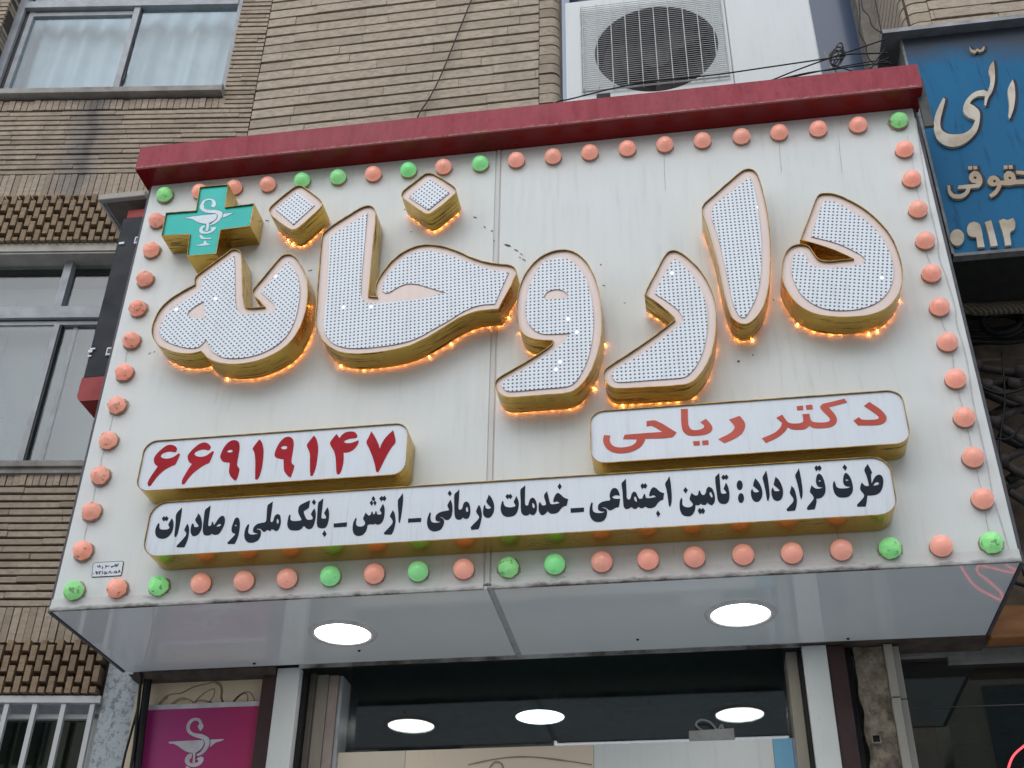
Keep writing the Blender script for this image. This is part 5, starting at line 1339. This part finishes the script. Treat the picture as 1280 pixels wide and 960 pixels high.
for lab, pts, r, y in (('black cable sagging across the upper part of the folded bars', [(1214, 470), (1232, 486), (1258, 492), (1300, 478)], 0.006, 0.53),
                       ('slack grey cable crossing the middle of the folded bars', [(1226, 520), (1240, 545), (1262, 548), (1280, 530), (1310, 528)], 0.005, 0.53),
                       ('thin black cable dropping steeply in front of the folded bars', [(1252, 440), (1256, 500), (1250, 560), (1262, 640), (1280, 720)], 0.004, 0.53),
                       ('black cable looping low behind the lower right corner of the pharmacy sign', [(1262, 650), (1276, 690), (1262, 722), (1290, 735)], 0.007, 0.58)):
    cable('cable', lab, [at(a, b_, y) for a, b_ in pts], r, M_BLACK)
bm = new(); pb = at(1250, 797, 0.63); ptp = at(1250, 757, 0.63)
box(bm, 1.663, 4.0, 0.63, 0.72, pb.z, ptp.z)
bevel_all(bm, 0.006, 2)
tag(mesh_obj('timber_beam', bm, m_plain('orange_brown_board', srgb(150, 104, 64), srgb(112, 74, 44), rough=0.7, scale=8, stretch=(0.6, 1, 3))), 'orange brown timber board below the folded metal bars', 'beam')

# ------------------------------------------------------------------ blade light box on the left
M_NAVY = m_plain('navy_black_sheet', (0.008, 0.011, 0.017, 1), (0.012, 0.015, 0.021, 1), rough=0.5, scale=9, spec=0.25)
M_CAPR = m_plain('red_cap', srgb(158, 44, 44), srgb(140, 36, 36), rough=0.4, scale=8)
LY = 0.35
lx0 = (at(154, 273, LY).x + at(104, 473, LY).x) / 2
lz0, lz1 = at(110, 472, LY).z, at(165, 272, LY).z
lb = empty('light_box_sign', (lx0 + 0.12, 0.5, lz0 - 0.1), 'narrow black upright light box with red ends behind the left edge of the pharmacy sign', 'sign')
bm = new(); box(bm, lx0, -1.70, LY, 0.60, lz0, lz1)
bevel_all(bm, 0.004, 2)
mesh_obj('case', bm, M_NAVY, lb)
zc0 = at(110, 501, LY).z; zc1 = at(170, 261, LY).z
bm = new()
r = 0.03
prof = [Vector((-1.70, lz0 - 0.001)), Vector((lx0 - 0.004, lz0 - 0.001)), Vector((lx0 - 0.006, lz0 - 0.04))]
prof += [Vector((lx0 - 0.006 + r - r * math.cos(a), zc0 + r - r * math.sin(a))) for a in [math.pi / 2 * k / 6 for k in range(7)]]
prof += [Vector((-1.70, zc0))]
slab(bm, ccw(prof), [], LY - 0.002, 0.55)
fill(bm, ccw(prof), [], 0.55, 0, True)
mesh_obj('end_cap', bm, M_CAPR, lb)
bm = new(); box(bm, lx0 + 0.012, -1.70, LY + 0.004, 0.58, lz1 + 0.001, zc1)
bevel_all(bm, 0.004, 2)
mesh_obj('end_cap', bm, M_CAPR, lb)
bm = new()
for px, py, w, h in ((152, 304, .013, .012), (113, 439, .010, .014), (116, 436, .012, .008), (112, 445, .008, .007)):
    q = at(px, py, LY - 0.004); box(bm, q.x - w, q.x + w, LY - 0.006, LY - 0.001, q.z - h / 2, q.z + h / 2)
mesh_obj('tape_scrap', bm, M_BOXFACE, lb)
for px, py in ((172, 301), (137, 440)):
    q = at(px, py, LY - 0.004); bm = new()
    box(bm, q.x - .014, q.x + .05, LY - 0.012, LY - 0.001, q.z - .022, q.z + .022)
    bevel_all(bm, 0.003, 1)
    box(bm, q.x - .006, q.x + .04, LY - 0.0135, LY - 0.0125, q.z - .012, q.z + .012, 1)
    mesh_obj('clip', bm, [M_BOXFACE, M_SIDE], lb)
# small canopy over it
CY = 0.30
cl, cr_ = at(123, 245, CY), at(179, 249, CY)
can = empty('canopy', (-1.99, 0.5, cl.z), 'small speckled stone canopy over the black upright light box', 'canopy')
M_SPECK = m_panel('speckled_lip', (0.44, 0.41, 0.36, 1), dirt=(0.06, 0.05, 0.04, 1), rough=0.8, amount=1.6)
zc = (cl.z + cr_.z) / 2
bm = new(); box(bm, cl.x, cr_.x, CY, CY + 0.03, zc, zc + 0.036)
bevel_all(bm, 0.003, 1)
mesh_obj('lip', bm, M_SPECK, can)
bm = new(); box(bm, cl.x + 0.022, cr_.x + 0.14, CY + 0.031, 0.69, zc + 0.012, zc + 0.03)
mesh_obj('slab', bm, m_plain('canopy_underside', (0.25, 0.215, 0.18, 1), (0.15, 0.125, 0.10, 1), rough=0.9, scale=8), can)
bm = new(); box(bm, cl.x, cl.x + 0.012, CY + 0.031, 0.66, zc + 0.002, zc + 0.034); box(bm, cl.x + 0.0125, cl.x + 0.0215, CY + 0.031, 0.66, zc + 0.014, zc + 0.034)
mesh_obj('side_edge', bm, M_TRIM, can)

# ------------------------------------------------------------------ shopfront under the sign
FY = 0.66
shop = empty('shopfront', (0, 0.8, 0), 'pharmacy shopfront with white posts, brown pilasters and dark glass under the sign', 'shopfront')
M_POST = m_panel('white_post', (0.70, 0.72, 0.71, 1), amount=0.6)
M_BROWN = m_plain('brown_pilaster', srgb(72, 52, 52), srgb(60, 42, 44), rough=0.45, scale=6)
M_CREAM = m_panel('stained_cream', (0.62, 0.52, 0.37, 1), dirt=(0.34, 0.24, 0.12, 1), rough=0.7, amount=1.3)
def pillar(x0, x1, y0, y1, name, mat_, z1=ZO - 0.002, bev=0.002):
    bm = new(); box(bm, x0, x1, y0, y1, 0.0, z1)
    bevel_all(bm, bev, 1)
    return mesh_obj(name, bm, mat_, shop)
pillar(-1.026, -0.934, FY, FY + 0.22, 'post', M_POST)
pillar(0.997, 1.084, FY, FY + 0.22, 'post', M_POST)
pillar(-1.085, -1.027, FY + 0.005, FY + 0.2, 'pilaster', M_BROWN)
pillar(1.085, 1.150, FY + 0.01, FY + 0.2, 'pilaster', M_BROWN)
pillar(1.1505, 1.175, FY + 0.05, FY + 0.2, 'gap_filler', M_BLACK)
GY = 0.885
M_RAIL = m_plain('beige_rail', (0.36, 0.325, 0.265, 1), (0.24, 0.215, 0.18, 1), rough=0.55, scale=10, stretch=(1, 1, 0.2))
M_RAIL2 = m_plain('pinkish_rail', (0.38, 0.31, 0.28, 1), (0.28, 0.23, 0.21, 1), rough=0.5, scale=10)
pillar(-0.933, -0.915, 0.70, 0.90, 'gap_filler', M_BLACK)
pillar(-0.914, -0.893, 0.735, 0.90, 'door_rail', m_plain('dark_rail', (0.13, 0.115, 0.10, 1), rough=0.5))
pillar(-0.892, -0.845, 0.755, 0.90, 'door_rail', M_RAIL)
pillar(-0.844, -0.806, 0.765, 0.90, 'door_rail', M_RAIL2)
pillar(-0.805, -0.790, 0.775, 0.90, 'door_rail', M_ALU)
pillar(0.982, 0.9965, 0.70, 0.90, 'gap_filler', M_BLACK)
pillar(0.94, 0.981, 0.72, 0.90, 'door_rail', M_RAIL)
bm = new(); box(bm, -0.93, 0.995, 0.637, 0.65, ZO - 0.012, ZO + 0.012)
mesh_obj('header_strip', bm, M_TRIM, shop)
bm = new(); box(bm, -1.62, -1.03, 0.640, 0.80, ZO - 0.03, ZO - 0.001)
M_HEAD = (m_plain('dark_header', (0.055, 0.042, 0.036, 1), (0.12, 0.095, 0.075, 1), rough=0.7, scale=20))
mesh_obj('header_board', bm, M_HEAD, shop)
bm = new(); box(bm, 1.0, 1.66, 0.638, 0.80, ZO + 0.001, ZO + 0.012); mesh_obj('header_board', bm, M_HEAD, shop)
bm = new(); box(bm, -0.79, 0.94, GY, GY + 0.008, 0.05, ZO + 0.1)
mesh_obj('glass_pane', bm, m_glass('shop_glass', (0.66, 0.72, 0.70, 1), base=0.05), shop)
bm = new(); box(bm, -1.62, -1.086, 0.70, 0.74, 1.0, ZO - 0.01)
mesh_obj('cream_panel', bm, M_CREAM, shop)
bm = new()
G1 = (160, 830, .15625)
for pts in ([(235,345),(260,300),(310,255),(370,238),(430,230),(520,185),(620,160),(700,143),(740,160),(755,210),(750,270),(770,310),(830,318),(870,270),(920,230),(970,225),(1000,260),(1015,305)],
            [(330,340),(370,300),(430,270),(480,282),(515,300),(530,330),(545,290),(600,240),(650,208),(690,200),(685,250),(660,290),(645,325)], [(530,300),(580,290),(640,300),(700,318),(760,322),(830,310),(880,260),(930,235),(955,250),(955,305)], [(345,340),(390,300),(430,285),(460,285)], [(240,345),(270,305),(320,262)], [(700,152),(735,175),(745,220),(742,270),(765,318)]):
    q = [at(G1[0] + a * G1[2], G1[1] + b * G1[2], 0.698) for a, b in pts]
    ribbon(bm, [(p.x, p.z) for p in q], 0.0042, 0.6993)
mesh_obj('glue_trace', bm, m_plain('dried_glue', (0.29, 0.205, 0.11, 1), rough=0.6), shop)
# interior of the shop
M_DARK = m_plain('dim_interior', (0.20, 0.22, 0.215, 1), (0.16, 0.18, 0.175, 1), rough=0.7)
bm = new()
box(bm, -1.6, 1.15, GY + 0.02, 5.0, ZO + 0.12, ZO + 0.2); box(bm, -1.6, 1.15, 5.0, 5.1, 0, ZO + 0.2)
box(bm, -1.7, -1.6, 0.96, 5.0, 0, ZO + 0.2); box(bm, 1.2, 1.25, 0.96, 5.0, 0, ZO + 0.2)
box(bm, -1.6, 1.2, 0.90, 5.0, 0.001, 0.01)
mesh_obj('interior', bm, M_DARK, shop)
p = atz(675, 895, ZO + 0.12)
downlight((p.x, p.y, ZO + 0.12), 0.115, shop, M_DARK, m_emit('inner_lamp', (0.93, 1.0, 0.98, 1), 5.0))
# duct on the ceiling
bm = new(); tube(bm, catmull([atz(a, b, ZO + 0.06) for a, b in ((700, 872), (760, 882), (830, 890), (900, 884), (985, 866))], 6), 0.018, 8)
mesh_obj('ceiling_pipe', bm, m_plain('grey_pipe', (0.16, 0.16, 0.16, 1), rough=0.6), shop)

# display board behind the glass, with a box on it
DY = 0.80
disp = empty('display_board', (0.1, DY + 0.05, at(700, 960, DY).z - 0.6), 'low display board of beige, grey and blue panels across the shop entrance', 'display board')
dzt = at(700, 932, DY).z
def dpanel(a, b, mat_):
    bm = new(); box(bm, at(a, 940, DY).x + 0.0008, at(b, 940, DY).x - 0.0008, DY, DY + 0.03, dzt - 0.7, dzt); return mesh_obj('panel', bm, mat_, disp)
def board_mat(name, c1, e):  # plain weathered panel material, no emission
    return m_panel(name, c1, rough=0.4, amount=0.5)
dpanel(400, 423, board_mat('teal_panel', (0.03, 0.16, 0.19, 1), 0))
dpanel(423, 507, board_mat('tan_panel', (0.66, 0.58, 0.47, 1), 0))
dpanel(507, 742, board_mat('cream_tan_panel', (0.78, 0.65, 0.51, 1), 0))
dpanel(742, 967, board_mat('light_grey_panel', (0.74, 0.76, 0.75, 1), 0))
dpanel(967, 992, board_mat('sky_blue_panel', (0.18, 0.46, 0.68, 1), 0))
dpanel(992, 1012, board_mat('lilac_panel', (0.30, 0.30, 0.46, 1), 0))
bm = new()
ribbon(bm, pix([(585, 956), (625, 948), (660, 946), (700, 950), (740, 956)], DY - 0.002), 0.004, DY - 0.002)
ribbon(bm, pix([(612, 960), (618, 953), (626, 954), (630, 962)], DY - 0.002), 0.006, DY - 0.0022)
mesh_obj('printed_motif', bm, m_plain('motif_beige', (0.36, 0.29, 0.22, 1), rough=0.5), disp)
bm = new()
q0, q1 = at(862, 931, DY + 0.05), at(919, 929, DY + 0.05)
hexa(bm, [(q0.x, DY + 0.032, dzt - 0.05), (q1.x, DY + 0.032, dzt - 0.05), (q1.x, DY + 0.2, dzt - 0.05), (q0.x, DY + 0.2, dzt - 0.05), (q0.x, DY + 0.032, dzt + 0.05), (q1.x, DY + 0.032, dzt + 0.055), (q1.x, DY + 0.2, dzt + 0.055), (q0.x, DY + 0.2, dzt + 0.05)])
bevel_all(bm, 0.004, 2)
bx = mesh_obj('junction_box', bm, m_plain('grey_box', (0.40, 0.41, 0.40, 1), rough=0.5)); tag(bx, 'small grey box with looped flex standing at the top of the display board', 'box')
bm = new(); tube(bm, catmull([at(a, b, DY + 0.06) for a, b in ((895, 915), (880, 914), (870, 906), (876, 900), (888, 903), (897, 913), (902, 906), (905, 914), (912, 916))], 6), 0.004, 6)
set_parent(mesh_obj('flex', bm, m_plain('pale_flex', (0.4, 0.4, 0.38, 1), rough=0.5)), bx)

# poster of the pharmacy emblem
M_MAG = None
t = NT('magenta_print'); sep = t.n('ShaderNodeSeparateXYZ'); t.l(t.coord(), sep.inputs[0])
n_ = t.noise(3, 2)
c = t.mix(t.ramp(sep.outputs[0], -1.5, -1.1), srgb(164, 46, 118), srgb(172, 42, 94))
M_MAG = t.bsdf(t.mix(t.ramp(n_, 0.4, 0.7, 0, 0.25), c, srgb(146, 42, 92)), 0.3, bump=n_, bstr=0.08, bdist=0.02)
PY = 0.69
post = empty('poster', (-1.31, PY, ZO - 1.2), 'magenta poster with a white bowl and snake emblem left of the shop entrance', 'poster')
pz = at(250, 885.5, PY).z
bm = new(); box(bm, at(184, 890, PY).x, -1.088, PY - 0.002, PY + 0.003, pz - 0.9, pz)
mesh_obj('sheet', bm, M_MAG, post)
bm = new(); box(bm, at(184, 890, PY).x, -1.088, PY - 0.003, PY + 0.003, pz + 0.0005, pz + 0.020)
mesh_obj('top_rail', bm, m_plain('white_strip', (0.62, 0.6, 0.62, 1), rough=0.5), post)
Q1 = (200, 880, .083333)
lettering('emblem', [
    (Q1, [(125,568),(380,552),(650,540),(660,580),(640,640),(600,690),(545,725),(530,740),(525,885),(485,880),(495,800),(490,735),(400,715),(330,675),(270,630),(210,600),(140,590)]),
    (Q1, [(755,533),(965,525),(930,548),(840,575),(780,620),(735,655),(750,600)]),
    (Q1, [(605,405),(570,350),(570,325),(590,305),(580,270),(550,248),(500,255),(460,300),(445,360),(470,410),(530,440),(620,450),(690,470),(735,510),(745,570),(730,640),(680,710),(610,765),(550,780),(545,745),(600,715),(650,650),(668,580),(655,540),(610,520),(540,500),(460,465),(405,410),(395,340),(415,280),(460,230),(520,208),(580,215),(620,250),(635,295),(650,320),(645,355)]),
    (Q1, [(480,740),(420,755),(380,810),(372,860),(400,910),(460,940),(540,940),(610,905),(650,850),(652,810),(630,790),(580,800),(540,830),(575,840),(570,870),(530,885),(480,890),(440,870),(440,830),(470,805)]),
    (Q1, [(385,930),(420,940),(470,975),(560,1000),(560,1030),(470,1030),(400,1000)]),
    (Q1, [(485,1030),(525,1030),(530,1180),(600,1230),(400,1230),(480,1180)]),
], PY - 0.0035, m_plain('print_white', (0.60, 0.58, 0.62, 1), rough=0.4), post)
bm = new()
def dl2(pts, w): ribbon(bm, [(q.x, q.y) for q in T(Q1, pts, PY - 0.0042)], w, PY - 0.0042)
dl2([(650,540),(668,585),(650,650),(600,715),(545,745)], 0.0014)
dl2([(650,455),(735,505),(752,575),(735,650)], 0.0012)
dl2([(545,735),(540,880)], 0.0012)
mesh_obj('emblem_outline', bm, m_plain('print_dark', srgb(70, 30, 60), rough=0.5), post)

# cables down the left pilaster
GC = 'black cables down the left side of the shopfront'
M_BC = m_plain('black_flex', (0.012, 0.012, 0.014, 1), rough=0.5)
for lab, pts, r, y in (('thick black cable bundle beside the magenta poster', [(186, 842), (181, 880), (176, 920), (169, 985)], 0.018, 0.66), ('black cable left of the thick bundle, hanging straight', [(177, 842), (173, 880), (168, 930), (160, 985)], 0.007, 0.64), ('thin black cable looping away to the left over the marble', [(176, 840), (173, 880), (165, 912), (156, 945), (148, 985)], 0.005, 0.64)):
    cable('cable', lab, [at(a, b, y) for a, b in pts], r, M_BC, 6, GC)
bm = new(); q = atz(164, 846, ZO)
bmb = [(160, 843), (171, 843), (169, 851)]
pp = [at(a, b, 0.69) for a, b in bmb]
vs = [bm.verts.new(p) for p in pp]; vs2 = [bm.verts.new(p + Vector((0, 0.02, 0))) for p in pp]
bm.faces.new(vs); bm.faces.new(vs2[::-1])
for i in range(3): bm.faces.new((vs[i], vs2[i], vs2[(i + 1) % 3], vs[(i + 1) % 3]))
set_parent(mesh_obj('bracket', bm, M_BLACK), sign)

# ------------------------------------------------------------------ stone pillar and the next shop
t = NT('broken_stone')
v = t.coord(); n_ = t.noise(22, 7, v, None, 0.75); n2_ = t.noise(5, 4, v)
c = t.mix(t.ramp(n_, 0.35, 0.65), (0.50, 0.43, 0.33, 1), (0.16, 0.125, 0.09, 1))
c = t.mix(t.ramp(n2_, 0.5, 0.68, 0, 0.8), c, (0.05, 0.042, 0.036, 1))
M_STONE = t.bsdf(c, 0.95, bump=n_, bstr=0.9, bdist=0.02)
pil = empty('stone_pillar', (1.24, 0.8, 0), 'cracked stone pillar between the brown pilaster and the next shop window', 'pillar')
bm = new(); nz, nx = 60, 8
grid = []
for k in range(nz + 1):
    z = ZO - 1.2 + 1.198 * k / nz
    grid.append([bm.verts.new((1.185 + 0.105 * i / nx + (0.012 * noise.noise(Vector((0, 3, z * 14))) if i == 0 else 0), 0.70 + 0.014 * noise.fractal(Vector((i * 0.35, 0, z * 16)), 0.8, 2, 4), z)) for i in range(nx + 1)])
for k in range(nz):
    for i in range(nx): bm.faces.new((grid[k][i], grid[k][i + 1], grid[k + 1][i + 1], grid[k + 1][i]))
box(bm, 1.20, 1.288, 0.73, 0.9, 0, ZO - 0.005)
mesh_obj('rubble_core', bm, M_STONE, pil, smooth=True)
M_TILE = m_panel('dusty_tile', (0.40, 0.375, 0.33, 1), dirt=(0.10, 0.085, 0.07, 1), rough=0.6, amount=1.4)
for a, b, y in ((1.292, 1.322, 0.675), (1.325, 1.348, 0.70)):
    for z0, z1 in ((0, ZO - 0.205), (ZO - 0.2, ZO - 0.003)):
        bm = new(); box(bm, a, b, y, y + 0.2, z0, z1); bevel_all(bm, 0.002, 1)
        mesh_obj('tile_edge', bm, M_TILE, pil)
bm = new(); q = at(1095, 925, 0.69)
for a, b, c_, d in ((-.016, .016, -.016, -.012), (-.016, .016, .012, .016), (-.016, -.012, -.012, .012), (.012, .016, -.012, .012)): box(bm, q.x + a, q.x + b, 0.672, 0.69, q.z + c_, q.z + d)
box(bm, q.x - 0.012, q.x + 0.012, 0.68, 0.695, q.z - 0.012, q.z + 0.012, 1)
mesh_obj('socket_box', bm, [M_STONE, M_BLACK], pil)

NY = 0.86
nxt = empty('shop_window', (2.5, 0.9, 0), 'dark reflecting shop window right of the stone pillar', 'shop window')
gj = at(1180, 884, NY).z
for z0, z1 in ((0.4, gj - 0.002), (gj + 0.002, ZO + 0.0)):
    bm = new(); box(bm, 1.35, 4.4, NY, NY + 0.008, z0, z1)
    mesh_obj('pane', bm, m_glass('next_shop_glass', (0.5, 0.55, 0.52, 1), base=0.03), nxt)
bm = new(); box(bm, 1.35, 4.4, NY - 0.001, NY + 0.01, gj - 0.0019, gj + 0.0019)
mesh_obj('glass_joint', bm, M_SIDE, nxt)
bm = new(); q = at(1200, 812, NY - 0.01)
box(bm, 1.35, 4.4, NY - 0.03, NY + 0.03, ZO + 0.0005, ZO + 0.03); box(bm, at(1180, 806, NY).x, 4.4, NY - 0.03, NY - 0.001, ZO - 0.03, ZO)
mesh_obj('top_rail', bm, m_plain('dusty_rail', (0.30, 0.30, 0.28, 1), (0.2, 0.2, 0.19, 1), rough=0.6, scale=9), nxt)
bm = new()
box(bm, 1.35, 4.4, 3.5, 3.6, 0, ZO + 0.3); box(bm, 1.32, 1.349, NY + 0.05, 3.5, 0, ZO + 0.3); box(bm, 1.35, 4.4, NY + 0.02, 3.5, ZO + 0.1, ZO + 0.3); box(bm, 1.35, 4.4, NY + 0.02, 3.5, 0.001, 0.01)
mesh_obj('interior', bm, M_DARK, nxt)
bm = new(); box(bm, 1.351, 1.75, 1.5, 1.55, ZO - 0.9, ZO - 0.33); box(bm, 1.351, 1.55, 1.35, 1.40, ZO - 0.33, ZO + 0.0)
mesh_obj('inner_board', bm, m_plain('khaki_board', (0.20, 0.18, 0.13, 1), rough=0.8), nxt)
# neon tube of the next shop: mirrored in the soffit
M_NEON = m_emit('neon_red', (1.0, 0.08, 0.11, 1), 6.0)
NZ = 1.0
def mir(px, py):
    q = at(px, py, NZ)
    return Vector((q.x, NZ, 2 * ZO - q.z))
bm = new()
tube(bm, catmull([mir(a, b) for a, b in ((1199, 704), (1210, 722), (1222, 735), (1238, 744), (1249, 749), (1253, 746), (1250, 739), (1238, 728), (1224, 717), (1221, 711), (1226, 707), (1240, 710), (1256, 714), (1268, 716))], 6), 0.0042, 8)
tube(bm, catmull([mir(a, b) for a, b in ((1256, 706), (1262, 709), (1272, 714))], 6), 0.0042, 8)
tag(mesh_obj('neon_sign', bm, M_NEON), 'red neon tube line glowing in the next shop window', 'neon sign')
